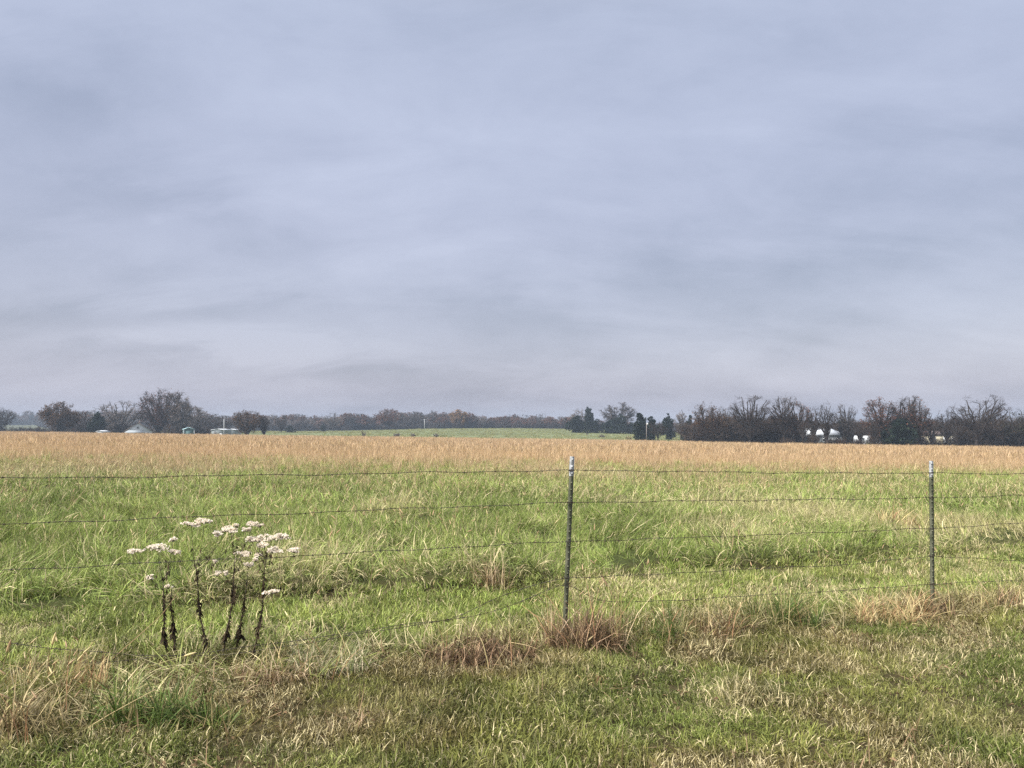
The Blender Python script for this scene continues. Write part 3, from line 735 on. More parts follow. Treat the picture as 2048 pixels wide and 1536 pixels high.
# thicket of the right belt
thick = proto_shrubs('thicket_shrub', 6, 4.0, 4.4, ['thicket','twig_dark','thicket'], .042)
px = rng.uniform(1385, 2180, 420)
Y = np.interp(px, [1385,1500,1650,2180], [186,176,168,158]) + 14*rng.random(420)
toprow = np.interp(px, [1385,1410,1440,1590,1620,1640,1720,1760,1850,1900,1960,2180], [846,838,831,834,840,846,843,836,838,842,836,832]) + 9 + 6*np.sin(px*.13) + rng.normal(0, 3, len(px))
X = (px-CX)/F*Y
gap = ((px > 1583) & (px < 1695)) | ((px > 1712) & (px < 1795)) | ((px > 1822) & (px < 1955))
gap = ((px > 1568) & (px < 1712)) | ((px > 1712) & (px < 1800)) | ((px > 1815) & (px < 1962)); Y = np.where(gap, 202+14*rng.random(420), Y); keep = px > 0
pf = np.concatenate([rng.uniform(1570, 1705, 14), rng.uniform(1705, 1815, 20), rng.uniform(1815, 1965, 14)]); px = np.concatenate([px, pf]); Y = np.concatenate([Y, 160+12*rng.random(48)]); toprow = np.concatenate([toprow, rng.uniform(866, 882, 48)]); keep = px > 0; X = (px-CX)/F*Y
X, Y, toprow = X[keep], Y[keep], toprow[keep]
H = EYE - (toprow + rng.normal(0, 3, len(X)) - HY)/F*Y - terrain(X, Y)
scatter('thicket', 'dark bare thicket filling the right tree belt between the trunks', 'thicket', thick, 6, X, Y, H/4*(.9+.3*rng.random(len(X))), np.broadcast_to([.08,.07,.07], (len(X), 3)), .3, .05, terrain(X, Y)-.15, H/4)
# left hedge line behind the crest
px = rng.uniform(-120, 460, 70); Y = 268 + 40*rng.random(70); X = (px-CX)/F*Y
H = EYE - (np.interp(px, [-120,90,130,300,460], [853,855,851,853,854]) + rng.normal(0, 2, 70) - HY)/F*Y - terrain(X, Y)
scatter('hedgerow', 'low dark hedgerow behind the left field edge and its buildings', 'hedge', thick, 6, X, Y, H/4*1.2, np.broadcast_to([.08,.07,.07], (70, 3)), .3, .05, terrain(X, Y)-.1, H/4)

# ------------------------------------------------------------------ buildings
def gable_house(name, loc, rz, w, d, wall_h, rise, label, cat, wallm, roofm, over=.3, thick=.14, axis='y'):
    """w along local x (the gable end faces -y), ridge along local y"""
    e = empty(name, loc, label, cat); e.rotation_euler = (0, 0, rz)
    mb = MB()
    for y0 in (0, d):
        pass
    v = [(-w/2,0,0),(w/2,0,0),(w/2,0,wall_h),(0,0,wall_h+rise),(-w/2,0,wall_h),(-w/2,d,0),(w/2,d,0),(w/2,d,wall_h),(0,d,wall_h+rise),(-w/2,d,wall_h)]
    mb.add(v, [[0,1,2,4],[6,5,9,7],[1,6,7,2],[5,0,4,9],[0,5,6,1]], [[4,2,3],[7,9,8]])
    mb.build('wall', M[wallm], e)
    rb = MB()
    sl = rise/(w/2)
    for s in (-1, 1):
        ex = s*(w/2+over); ez = wall_h - over*sl
        a = np.array([(0,-over,wall_h+rise+.03),(ex,-over,ez+.03),(ex,d+over,ez+.03),(0,d+over,wall_h+rise+.03)])
        b = a + np.array([0,0,thick])
        rb.add(np.vstack([a, b]), [[0,1,2,3],[7,6,5,4],[0,4,5,1],[1,5,6,2],[2,6,7,3],[3,7,4,0]])
    roof = rb.build('roof', M[roofm], e)
    return e, roof
def window(e, x, z, w, h, y=0.0, frame='white', normal='-y'):
    f = MB(); t = .07
    def bar(cx, cz, sx, sz):
        if normal == '-y': f.box((cx, y-.03, cz), (sx, .06, sz))
        else: f.box((y+.03, cx, cz), (.06, sx, sz))
    bar(x-w/2-t/2, z, t, h+2*t); bar(x+w/2+t/2, z, t, h+2*t); bar(x, z-h/2-t/2, w, t); bar(x, z+h/2+t/2, w, t); bar(x, z, w, .05)
    o = f.build('window', M[frame], e)
    g = MB(); g.box((x, y-.012, z), (w, .02, h)) if normal == '-y' else g.box((y+.012, x, z), (.02, w, h)); g.build('pane', M['glass'], o)
    return o
def door(e, x, z0, w, h, y=0.0, m='grey'):
    g = MB(); g.box((x, y-.03, z0+h/2), (w, .05, h)); o = g.build('door', M[m], e)
    k = MB(); k.box((x+w*.38, y-.085, z0+h*.47), (.06, .05, .06)); k.build('handle', M['chrome'], o)

def at_row(px, Y):
    X = (px-CX)/F*Y
    return (X, Y, float(terrain(X, Y)))

# white gabled house on the left
Y = 238; loc = at_row(277, Y); wall = 52/F*Y
peak = EYE - (846-HY)/F*Y - loc[2]
e, roof = gable_house('gabled_house', loc, R(27), wall-.5, 11, peak-2.55, 2.5, 'white gabled farmhouse half hidden behind the left field edge', 'house', 'white', 'brownroof', over=.35)
c = MB(); c.box((.4, 6, peak+.3), (.5, .5, 1.0)); c.build('chimney', M['brownroof'], roof)
window(e, -.2, peak-1.5, .5, .5); window(e, 2.6, peak-3.6, 1.0, 1.1); door(e, .4, .2, .95, 2.0)
pr = MB(); pv = np.array([(-wall/2+.1,-2.4,peak-3.1),(1.6,-2.4,peak-3.1),(1.0,-.02,peak-2.2),(-2.6,-.02,peak-2.2)])
pr.add(np.vstack([pv, pv+[0,0,.12]]), [[3,2,1,0],[4,5,6,7],[0,1,5,4],[1,2,6,5],[2,3,7,6],[3,0,4,7]]); pr.build('porch_roof', M['grey'], e)
for xx in (-wall/2+.4, -1.4, 1.3):
    b = MB(); b.box((xx, -2.2, (peak-3.1)/2), (.13, .13, peak-3.1)); b.build('porch_post', M['white'], e)
# teal shed
Y = 236; loc = at_row(378, Y); peak = EYE - (854.5-HY)/F*Y - loc[2]
e, roof = gable_house('metal_shed', loc, R(28), 3.1, 4.6, peak-.75, .6, 'small teal metal shed with a pale roof right of the tall oaks', 'shed', 'teal', 'tealroof', over=.15)
for xx in (-1.5, 1.5):
    tr = MB(); tr.box((xx, -.03, (peak-.8)/2), (.14, .05, peak-.85)); tr.build('corner_trim', M['white'], e)
dd = MB(); dd.box((0, -.04, (peak-1.1)/2), (1.7, .05, peak-1.2)); dd.build('door', M['teal'], e)
# long white shed
Y = 240; loc = at_row(436, Y); top = EYE - (857-HY)/F*Y - loc[2]
e, roof = gable_house('long_shed', loc, 0, 4.2, 6, top-.55, .3, 'low white shed with a flat pale roof left of the white pole', 'shed', 'grey', 'metalroof', over=.2)
window(e, -.9, top-1.3, .8, .7); door(e, .9, .1, .9, 1.9, m='white')
Y = 252; loc = at_row(462, Y); top = EYE - (857.5-HY)/F*Y - loc[2]
e, roof = gable_house('low_shed', loc, 0, 3.4, 5, top-.5, .3, 'low pale shed just right of the white pole', 'shed', 'grey', 'metalroof', over=.2); door(e, 0, .1, .9, 1.8)
Y = 232; loc = at_row(200, Y); top = EYE - (860.6-HY)/F*Y - loc[2]
e, roof = gable_house('low_shed', loc, 0, 2.2, 3.5, top-.45, .28, 'pale low roof peeping over the field below the dark evergreen', 'shed', 'white', 'metalroof', over=.15); door(e, 0, .1, .8, 1.6)

# poles
def pole(px, top, Y, label, m, r=.13, arm=True):
    loc = at_row(px, Y); H = EYE - (top-HY)/F*Y - loc[2]
    e = empty('utility_pole', loc, label, 'pole')
    b = MB(); b.tube([(0,0,-.3),(0,0,H*.5),(0,0,H)], [r*1.1, r, r*.8], 8); b.build('shaft', M[m], e, True)
    if arm:
        a = MB(); a.box((0, -r-.06, H-.35), (1.3, .1, .1)); ar = a.build('crossarm', M[m], e)
        for xx in (-.5, .5):
            i = MB(); i.tube([(xx,-r-.06,H-.3),(xx,-r-.06,H-.12)], [.05,.03], 6); i.build('insulator', M['white'], ar)
    return e, H
pole(448, 838, 238, 'plain white pole at the left field edge by the low sheds', 'white', .10, arm=False)[0]
pole(849, 838, 410, 'thin grey pole on the green rise before the far wood', 'polewood', .16)
e, H = pole(1293, 846, 204, 'dark pole with a white box among the evergreens', 'polewood_dark', .11, arm=False)
b = MB(); b.box((.24, -.1, H-.25), (.38, .3, .55)); b.tube([(.24,-.1,H-.53),(.24,-.1,H-.62)], [.1,.06], 6); b.build('lamp_box', M['white'], e)

# white house in the right belt
Y = 178; loc = at_row(1648, Y); K = Y/F
zr = lambda row: EYE - (row-HY)*K - loc[2]
e = empty('ranch_house', loc, 'white ranch house with a pale roof behind the right tree belt', 'house')
w = 84*K; eave = zr(870); ridge = zr(855.5)
b = MB(); b.box((0, 4, eave/2), (w, 8, eave)); b.build('wall', M['white'], e)
rb = MB(); hw = w/2+.5
rv = np.array([(-hw,-.5,eave+.01),(hw,-.5,eave+.01),(hw,8.5,eave+.01),(-hw,8.5,eave+.01),(-hw*.62,4,ridge),(hw*.50,4,ridge)])
rb.add(rv, [[0,1,5,4],[2,3,4,5],[0,3,2,1]], [[1,2,5],[3,0,4]]); roof = rb.build('roof', M['metalroof'], e)
window(e, -2.6, eave*.55, 1.2, 1.0); window(e, .4, eave*.55, 1.4, 1.0); window(e, 3.4, eave*.55, 1.0, 1.0); door(e, -.9, .1, .95, 2.0)
cw = 2.6
b = MB(); v = np.array([(-hw-cw,-1.6,eave-.25),(-hw+.4,-1.6,eave-.1),(-hw+.4,3,eave+.25),(-hw-cw,3,eave+.1)]); b.add(np.vstack([v, v+[0,0,.12]]), [[3,2,1,0],[4,5,6,7],[0,1,5,4],[1,2,6,5],[2,3,7,6],[3,0,4,7]]); cp = b.build('carport_roof', M['metalroof'], e)
for xx in (-hw-cw+.2, -hw+.1):
    b = MB(); b.box((xx, -1.4, (eave-.25)/2), (.14, .14, eave-.26)); b.build('carport_post', M['white'], e)

# tan house behind the far right trees
Y = 184; loc = at_row(1888, Y); K = Y/F; zr = lambda row: EYE - (row-HY)*K - loc[2]
w = 128*K; top = zr(862); wl = top-.9
e = empty('mobile_home', loc, 'long low tan house behind the leaning trunks on the far right', 'house')
b = MB(); b.box((0, 2.2, wl/2), (w, 4.4, wl)); b.build('wall', M['tan'], e)
rb = MB(); hw = w/2+.25
rv = np.array([(-hw,-.3,wl+.01),(hw,-.3,wl+.01),(hw,4.7,wl+.01),(-hw,4.7,wl+.01),(-hw,2.2,top),(hw,2.2,top)])
rb.add(rv, [[0,1,5,4],[2,3,4,5],[0,3,2,1]], [[1,2,5],[3,0,4]]); rb.build('roof', M['brownroof'], e)
for xx in (-5.4, -2.6, 2.4, 5.4): window(e, xx, wl*.6, 1.1, .9)
door(e, .3, .3, .95, 2.0, m='white')

# small white outbuilding, left in the belt
Y = 186; loc = at_row(1541, Y); top = EYE - (872-HY)/F*Y - loc[2]
e, roof = gable_house('garden_shed', loc, R(8), 2.4, 3, max(top-.5, 1.2), .45, 'small white shed glimpsed low through the thicket left of the white house', 'shed', 'white', 'metalroof', over=.15); door(e, 0, .1, .8, 1.1)

def wheel(e, x, y, r, wd=.22):
    b = MB(); th = np.linspace(0, 2*np.pi, 17)
    b.tube([(x, y-wd/2, r), (x, y-wd*.4, r), (x, y+wd*.4, r), (x, y+wd/2, r)], [r*.9, r, r, r*.9], 16); o = b.build('wheel', M['rubber'], e, True)
    b = MB(); b.tube([(x, y-wd/2-.012, r), (x, y+wd/2+.012, r)], [r*.55, r*.55], 12); b.build('rim', M['chrome'], o)
def extrude_profile(prof, y0, y1, inset=0.0):
    n = len(prof); b = MB(); pr = np.array(prof, float); c = pr.mean(0)
    rows = []
    for yy, sc in ((y0, .93), (y0+.08, 1), (y1-.08, 1), (y1, .93)):
        q = c + (pr-c)*sc; rows.append(np.stack([q[:, 0], np.full(n, yy), q[:, 1]], 1))
    i = np.arange(3)[:, None]*n; j = np.arange(n)[None]; j2 = (j+1) % n
    q = np.stack([i+j, i+j2, i+n+j2, i+n+j], -1).reshape(-1, 4)
    v = np.vstack(rows + [rows[0].mean(0)[None], rows[-1].mean(0)[None]])
    t = [[4*n, (k+1) % n, k] for k in range(n)] + [[4*n+1, 3*n+k, 3*n+(k+1) % n] for k in range(n)]
    b.add(v, q, t); return b
# camper trailer
loc = at_row(1731, 180)
e = empty('camper_trailer', loc, 'white camper trailer parked right of the white house behind trunks', 'trailer')
extrude_profile([(-1.9,.5),(1.7,.5),(1.95,.9),(1.95,1.7),(1.6,2.3),(-1.7,2.35),(-1.95,1.9),(-1.95,.8)], 0, 2.1).build('body', M['carwhite'], e)
window(e, -.9, 1.5, 1.1, .6, 0); window(e, 1.2, 1.55, .6, .5, 0); door(e, .35, .6, .6, 1.5, 0, 'white')
wheel(e, -.3, .05, .33); wheel(e, -.3, 2.05, .33)
b = MB(); b.tube([(1.9,1.05,.5),(3.0,1.05,.45)], [.05,.05], 6); b.build('tow_bar', M['rubber'], e)
# white car
loc = at_row(1776, 178)
e = empty('parked_car', loc, 'white car parked low behind the thicket beside the camper', 'car')
extrude_profile([(-2.1,.35),(2.1,.35),(2.2,.55),(2.1,.78),(1.2,.92),(.95,.95),(-1.5,.98),(-2.15,.92),(-2.2,.6)], 0, 1.75).build('body', M['carwhite'], e)
extrude_profile([(1.15,.93),(.5,1.42),(-.9,1.45),(-1.6,.97)], .14, 1.61).build('cabin', M['carwhite'], e)
b = MB(); b.add([(.95,.125,.98),(.45,.17,1.36),(-.15,.17,1.38),(-.15,.125,.98),(-.25,.125,.98),(-.25,.17,1.38),(-.85,.17,1.38),(-1.3,.125,1.0)], [[0,3,2,1],[4,7,6,5]]); b.build('side_window', M['glass'], e)
for xx in (-1.35, 1.35):
    for yy in (.1, 1.65): wheel(e, xx, yy, .32, .2)
b = MB(); b.box((2.13, .3, .68), (.08, .3, .12)); b.build('headlight', M['chrome'], e)

# ------------------------------------------------------------------ barbed wire fence
P1, P2 = np.array([.40, 5.8]), np.array([3.93, 7.0]); PL, PR = np.array([-3.34, 4.6]), np.array([7.45, 8.2])
def fence_pt(px, py):
    u = (px-CX)/F
    a, b = (PL, P1) if px <= 1134 else ((P1, P2) if px <= 1865 else (P2, PR))
    # a + t(b-a): x = u*y
    t = (u*a[1]-a[0])/((b[0]-a[0]) - u*(b[1]-a[1]))
    q = a + t*(b-a); y = q[1] - .03
    return np.array([u*y, y, EYE-(py-HY)/F*y])
fence = empty('barbed_wire_fence', (P1[0], P1[1], float(terrain(*P1))), 'rusty five strand barbed wire fence on green steel T posts with white tips', 'fence')
FO = np.array(fence.location)
def tpost(base_xy, top, label, face):
    bz = float(terrain(*base_xy)) - .15
    base = np.array([base_xy[0], base_xy[1], bz]); top = np.asarray(top, float)
    ax = top - base; L = np.linalg.norm(ax); ax /= L
    fd = np.array([math.cos(face), math.sin(face), 0]); fd = unit(fd - ax*np.dot(fd, ax)); sd = np.cross(ax, fd)
    # T section: flange toward fd, stem behind
    t = .0045; fw = .019; sl = .034
    sec = [(-fw,0),(fw,0),(fw,-t),(t*.6,-t*1.6),(t*.6,-sl),(-t*.6,-sl),(-t*.6,-t*1.6),(-fw,-t)]
    def prism(l0, l1, grow_=0.0):
        b = MB(); n = len(sec); s = np.array(sec); c = s.mean(0); s = c + (s-c)*(1+grow_)
        r0 = base + ax*l0 - FO; r1 = base + ax*l1 - FO
        k0 = r0 + s[:, :1]*sd + s[:, 1:]*fd; k1 = r1 + s[:, :1]*sd + s[:, 1:]*fd
        j = np.arange(n); j2 = (j+1) % n
        b.add(np.vstack([k0, k1]), np.stack([j, j2, n+j2, n+j], 1))
        b.add(np.vstack([k1[[7,0,1,2]], k1[[6,3,4,5]]]), [[0,1,2,3],[4,5,6,7]])
        return b
    tipL = .15
    b = prism(0, L-tipL)
    k = .25
    while k < L-.03:                                      # studs on the flange
        c = base + ax*k - FO + fd*.004
        m = b if k < L-tipL else None
        if m is not None:
            a = np.array([-1,1]); v = [c + sd*sx*.006 + ax*az*.006 + fd*f for f in (-.004, .005) for az in (-1, 1) for sx in (-1, 1)]
            m.add(v, [[4,5,7,6],[0,1,5,4],[1,3,7,5],[3,2,6,7],[2,0,4,6]])
        k += .054
    post = b.build('fence_post', M['post'], fence)
    if label: post['label'] = label
    tb = prism(L-tipL, L)
    k = L-tipL+.02
    while k < L-.02:
        c = base + ax*k - FO + fd*.004
        v = [c + sd*sx*.006 + ax*az*.006 + fd*f for f in (-.004, .005) for az in (-1, 1) for sx in (-1, 1)]
        tb.add(v, [[4,5,7,6],[0,1,5,4],[1,3,7,5],[3,2,6,7],[2,0,4,6]]); k += .054
    tb.build('painted_tip', M['tip'], post)
    return post, base, ax, sd, fd
top1 = P(1145, 913, 5.8); top2 = P(1863, 922, 7.0)
posts = []
posts.append(tpost(PL, (PL[0]+.02, PL[1], 1.33), None, R(-75)))
posts.append(tpost(P1, top1, 'nearer steel T post leaning slightly to the right', R(-62)))
posts.append(tpost(P2, top2, 'farther steel T post standing upright on the right', R(-85)))
posts.append(tpost(PR, (PR[0], PR[1], 1.25), None, R(-75)))
ROWS = [
 [(-60,958),(0,957),(300,953.5),(560,950),(720,947.5),(1000,942.5),(1142,941),(1300,942),(1500,945),(1700,946.5),(1863,946),(1950,947.5),(2048,948),(2380,945)],
 [(-60,1051),(0,1049),(300,1037),(600,1026),(900,1014),(1139,1005),(1300,1003),(1500,1000.5),(1700,998),(1864,996),(2048,990.5),(2380,985)],
 [(-60,1143),(0,1140.5),(200,1131),(400,1121),(600,1112),(900,1095),(1136,1083),(1300,1078),(1500,1071),(1700,1063),(1865,1057),(2048,1046),(2380,1037)],
 [(-60,1277),(0,1283),(120,1297),(250,1310),(380,1313),(500,1303),(640,1283),(750,1262),(900,1239),(1000,1195),(1060,1171),(1132,1155),(1300,1150),(1400,1143),(1500,1138),(1700,1129),(1866,1112),(1950,1117),(2048,1123),(2380,1085)],
 [(-60,1340),(0,1337),(250,1322),(430,1301),(640,1276),(800,1249),(960,1233),(1060,1196),(1132,1163),(1200,1205),(1300,1203),(1500,1192),(1700,1180),(1866,1168),(2048,1160),(2380,1140)]]
for wi, rows in enumerate(ROWS):
    pts = np.array([fence_pt(*r) for r in rows])
    # smooth dense path
    seg = np.concatenate([[0], np.cumsum(np.linalg.norm(np.diff(pts, axis=0), axis=1))])
    n = int(seg[-1]/.012); s = np.linspace(0, seg[-1], n)
    path = np.stack([np.interp(s, seg, pts[:, k]) for k in range(3)], 1)
    ker = np.hanning(33); ker /= ker.sum()
    for k in range(3):
        path[:, k] = np.convolve(np.pad(path[:, k], 16, mode='reflect', reflect_type='odd'), ker, 'valid')
    path[:, 2] += .0035*np.sin(s*5.1+wi)+.003*np.sin(s*11.7+2*wi)
    path -= FO
    b = MB(); tw = s/.055*2*np.pi
    tan = unit(np.gradient(path, axis=0)); a = unit(np.cross(tan, [0,0,1.0])); c = np.cross(tan, a)
    for ph in (0, np.pi):
        off = .0014*(np.cos(tw+ph)[:, None]*a + np.sin(tw+ph)[:, None]*c)
        b.tube(path + off, .00135, 5)
    k = .05 + wi*.03
    while k < seg[-1]:                                    # barbs
        i = int(k/seg[-1]*(n-1)); c0 = path[i]; t0, a0, u0 = tan[i], a[i], c[i]
        for ang in (random.uniform(0, 3.1), ):
            for sgn, o2 in ((1, 0), (-1, 0), (1, 1.5), (-1, 1.5)):
                dd = sgn*(math.cos(ang+o2)*a0 + math.sin(ang+o2)*u0) + t0*random.uniform(-.25, .25)
                b.tube([c0+t0*.004*o2, c0+t0*.004*o2+unit(dd)*.016], [.0012, .0004], 4)
        b.tube([c0-t0*.006, c0+t0*.006], [.0040, .0040], 6)
        k += .118 + random.uniform(-.01, .01)
    b.build('barbed_wire', M['wire'], fence, True)
# wire clips, one per crossing
for pi, (post, base, ax, sd, fd) in enumerate(posts):
    col = [-60, 1140, 1865, 2380][pi]
    for wi, rows in enumerate(ROWS):
        r_ = np.array(rows); row = np.interp(col, r_[:, 0], r_[:, 1]); q = fence_pt(col, row)
        tt = (q[2]-base[2])/ax[2]; c = base + ax*tt - FO
        b = MB(); th = np.linspace(-.9*np.pi, .9*np.pi, 15)
        b.tube([c + sd*.027*math.sin(t)*.95 + fd*(-.008+.026*math.cos(t)*.7) + ax*.010*math.sin(3*t)*.4 for t in th], .0022, 5)
        b.tube([c - sd*.025 + fd*.004, c - sd*.034 - ax*.012 + fd*.006], .002, 4)
        b.build('wire_clip', M['wire'], post)

# ------------------------------------------------------------------ dead flowering weeds
def smooth_path(pts, n):
    pts = np.asarray(pts, float); seg = np.concatenate([[0], np.cumsum(np.linalg.norm(np.diff(pts, axis=0), axis=1))])
    s = np.linspace(0, seg[-1], n); q = np.stack([np.interp(s, seg, pts[:, k]) for k in range(3)], 1)
    for _ in range(2): q[1:-1] = (q[:-2]+2*q[1:-1]+q[2:])/4
    return q
def weed(stems, heads, Y, label):
    r = np.random.default_rng(int(stems[0][0][0]))
    base = P(*stems[0][0], Y); base[2] = float(terrain(base[0], base[1]))
    e = empty('dead_weed', base, label, 'weed', 'dead flowering weeds at the fence')
    sb, lbm = MB(), MB(); tops = []
    for st in stems:
        pts = [P(px, py, Y + r.normal(0, .015)) for px, py in st]
        pts[0][2] = float(terrain(pts[0][0], pts[0][1])) - .02
        q = smooth_path(pts, 22) - base
        sb.tube(q, np.linspace(.0050, .0028, 22), 5); tops.append(q)
        n = 230                                          # shrivelled leaves hanging along the stem
        f = r.beta(1.5, 1.2, n)*.96; i = np.minimum((f*21).astype(int), 20)
        O = q[i] + (q[i+1]-q[i])*r.random((n, 1))
        az = r.random(n)*6.28; down = r.uniform(.5, 1.6, n)
        d = unit(np.stack([np.cos(az)*.5, np.sin(az)*.5, -down], 1)); clot = (.35+1.0*np.abs(np.sin(f*9+base[0]*40+q[0,0]*60))*r.random(n))*(1.25-.75*f**2); Ln = r.uniform(.02, .065, n)*clot; sd = unit(np.cross(d, r.normal(0, 1, (n, 3)))); w = r.uniform(.004, .011, n)*clot
        p1 = O + d*(Ln*.45)[:, None] + r.normal(0, .004, (n, 3)); p2 = O + d*Ln[:, None] + r.normal(0, .008, (n, 3))
        V = np.stack([O, p1-sd*w[:,None], p1+sd*w[:,None], p2], 1)
        b4 = np.arange(n)[:, None]*4
        lbm.add(V, None, np.concatenate([b4+np.array([[0,1,2]]), b4+np.array([[1,3,2]])]))
    for hx, hy, hw in heads:
        c = P(hx, hy, Y + r.normal(0, .05)) - base
        # branch from the nearest stem up to the head
        q = min(tops, key=lambda t: np.linalg.norm((t[-1]-c)[[0, 2]]))
        st = q[-1 - int(r.integers(0, 4))]
        if c[2] < st[2]: st = q[int(np.argmin(np.abs(q[:, 2] - (c[2]-.09))))]
        mid = (st+c)/2 + np.array([(c[0]-st[0])*.18, 0, -.025])
        sb.tube(smooth_path([st, mid, c + [0,0,-.02]], 8), np.linspace(.0022, .0011, 8), 4)
        W = hw/F*Y/2
        fb = MB(); n = int(22 + hw*2.4)
        ns = 3 + int(hw/8); sa = r.random(ns)*6.28; sr = W*np.sqrt(r.random(ns))*.85         # the head is a handful of little domes at uneven heights
        sub = np.stack([sr*np.cos(sa), sr*np.sin(sa)*.8, r.normal(0, .007, ns) - .08*sr], 1)
        kk = r.integers(0, ns, n); rad = r.uniform(.6, 1.3, ns)[kk]*W*.5*np.sqrt(r.random(n)); th = r.random(n)*6.28
        fc = c + sub[kk] + np.stack([rad*np.cos(th), rad*np.sin(th), -rad*rad/.10 + r.normal(0, .0025, n)], 1)
        for _ in range(3):                               # short side shoots below the head, each with a withered leaf
            b0 = st + (mid-st)*r.random(); b1 = b0 + np.array([r.normal(0, .03), r.normal(0, .03), r.uniform(.02, .06)])
            sb.tube([b0, (b0+b1)/2 + [0,0,.004], b1], [.0014,.0011,.0008], 3)
            dq = unit(np.array([r.normal(0, .4), r.normal(0, .4), -1])); sq = unit(np.cross(dq, r.normal(0, 1, 3)))
            lbm.add(np.stack([b1, b1+dq*.018-sq*.006, b1+dq*.018+sq*.006, b1+dq*.04]), None, [[0,1,2],[1,3,2]])
        for p in fc[::3]:
            sb.tube([c + [0,0,-.022], p - [0,0,.006]], [.0009, .0006], 3)
        for p in fc:                                      # each floret a small tuft of fluff
            m = 9; a = unit(r.normal(0, 1, (m, 3)) + [0,0,.5]); sdv = unit(np.cross(a, r.normal(0, 1, (m, 3)))); l = r.uniform(.006, .0105, m)[:, None]*np.where(a[:, 2:] > -.2, 1, .5)
            V = np.stack([p+0*a, p+a*l*.6-sdv*.0045, p+a*l, p+a*l*.6+sdv*.0045], 1)
            fb.add(V, np.arange(m)[:, None]*4+np.arange(4)[None])
        fb.build('flower_head', M['flower'], e)
    sb.build('stem', M['deadstem'], e); lbm.build('dead_leaves', M['deadleaf'], e)
    return e
weed([[(352,1345),(349,1300),(348,1258),(340,1199),(344,1180)], [(344,1340),(326,1276),(329,1234),(326,1164)]],
     [(314,1090,54),(268,1098,26),(346,1077,22),(351,1102,22),(303,1153,14),(338,1172,12)], 5.08, 'forked dead weed with flat pale flower heads, leftmost of the dark stalks')
weed([[(419,1350),(411,1281),(399,1227),(395,1170),(392,1131)]],
     [(383,1045,30),(408,1041,34),(450,1057,32),(472,1050,14),(436,1066,16)], 5.12, 'dead weed with one straight dark stalk and the highest white flower heads')
weed([[(446,1338),(451,1269),(465,1211),(467,1152),(470,1116)]],
     [(462,1060,26),(505,1046,26),(492,1056,18),(487,1106,28),(432,1122,9),(437,1145,16),(520,1050,12)], 5.15, 'dead weed with dark clotted leaves, third stalk from the left in its clump')
weed([[(463,1338),(476,1281),(486,1222),(492,1180)]], [(497,1130,16),(450,1146,12)], 5.2, 'thin brown weed stalk almost without flowers between two darker stalks')
weed([[(500,1320),(516,1269),(526,1206),(528,1152),(531,1117)]],
     [(515,1076,40),(538,1072,40),(528,1088,26),(563,1070,30),(546,1098,34),(591,1099,27),(516,1108,24),(512,1118,14),(541,1182,28),(503,1076,14)], 5.1, 'dead weed with the largest cluster of white flower heads, on the right of its clump')

# ------------------------------------------------------------------ clumps of dry grass and weeds at the fence
def clump(name, px, py, wpx, hpx, Y, label, mat, cat='grass clump', n=420, lean=.45, curl=1.3, w=.0042, stalks=0, stalk_mat='straw', seed=0, heads=False, depth=.6):
    loc = P(px, py, Y); loc[2] = float(terrain(loc[0], loc[1]))
    e = empty(name, loc, label, cat, 'clumps of dry grass and weeds by the fence')
    r = np.random.default_rng(int(px)*3+seed)
    W = wpx/F*Y; H = hpx/F*Y
    b = MB()
    k = max(3, int(round(W/.07))); n = int(n*.75); w = w*1.15
    for i in range(k):
        cx = (i+.5)/k*W - W/2 + r.normal(0, .02)
        sc = (.55+.45*math.sin(math.pi*(i+.5)/k))*r.uniform(.5, 1.2)
        blades(b, max(4, int(n/k*r.uniform(.5, 1.5))), W/k*1.1, H*sc*1.1, .4, w, lean*r.uniform(.6, 1.5), curl*r.uniform(.6, 1.4), 4, (cx, r.normal(0, W*.16*depth), -.02), az0=r.uniform(0, 6.28), azs=1.1, r=r)
    b.build('blades', M[mat], e)
    if stalks:
        s = MB(); tips = blades(s, stalks, W*.42, H*1.25, .2, .0042, .28, .7, 4, (0, 0, -.02), r=r)
        st = s.build('stalks', M[stalk_mat], e)
        if heads:
            for t in tips[::2]:
                hb = MB(); a = r.random()*6.28; seed_head(hb, t - [0,0,.01], (.7*math.cos(a), .7*math.sin(a), .6), .055, .005)
                hb.build('seed_head', M['seed'], st)
    return e
clump('dry_grass_clump', 530, 1372, 120, 78, 4.78, 'rust coloured dry grass clump below the dead weeds', 'rust', n=620, lean=.6, curl=1.6, stalks=10)
clump('grass_tuft', 655, 1358, 150, 80, 4.95, 'grey green grass tuft right of the rust coloured clump', 'greygreen', n=480, curl=1.5, stalks=14)
clump('bramble_mound', 950, 1330, 220, 88, 5.15, 'wide brown mound of dead stems left of the nearer post', 'brown', 'weed clump', n=1700, lean=.85, curl=1.6, stalks=26)
clump('bramble_mound', 985, 1290, 110, 72, 5.5, 'smaller brown mound just behind the wide one left of the nearer post', 'brown', 'weed clump', n=700, lean=.8, curl=1.5)
clump('weed_clump', 1178, 1290, 130, 112, 5.62, 'dark brown twiggy weed clump at the foot of the nearer post', 'brown', 'weed clump', n=1000, lean=.5, curl=1.0, w=.0035, stalks=24, heads=True)
clump('dry_grass_clump', 1108, 1292, 44, 100, 5.6, 'upright rusty stalks left of the nearer post', 'rust', n=90, lean=.15, curl=.4, stalks=10)
clump('dry_grass_clump', 1232, 1296, 36, 92, 5.6, 'upright straw stalks right of the twiggy weed clump', 'rust', n=90, lean=.18, curl=.4, stalks=8)
clump('weed_clump', 1445, 1250, 110, 62, 6.05, 'low brown weed clump between the two posts', 'brown', 'weed clump', n=520, lean=.5, curl=1.0, stalks=18)
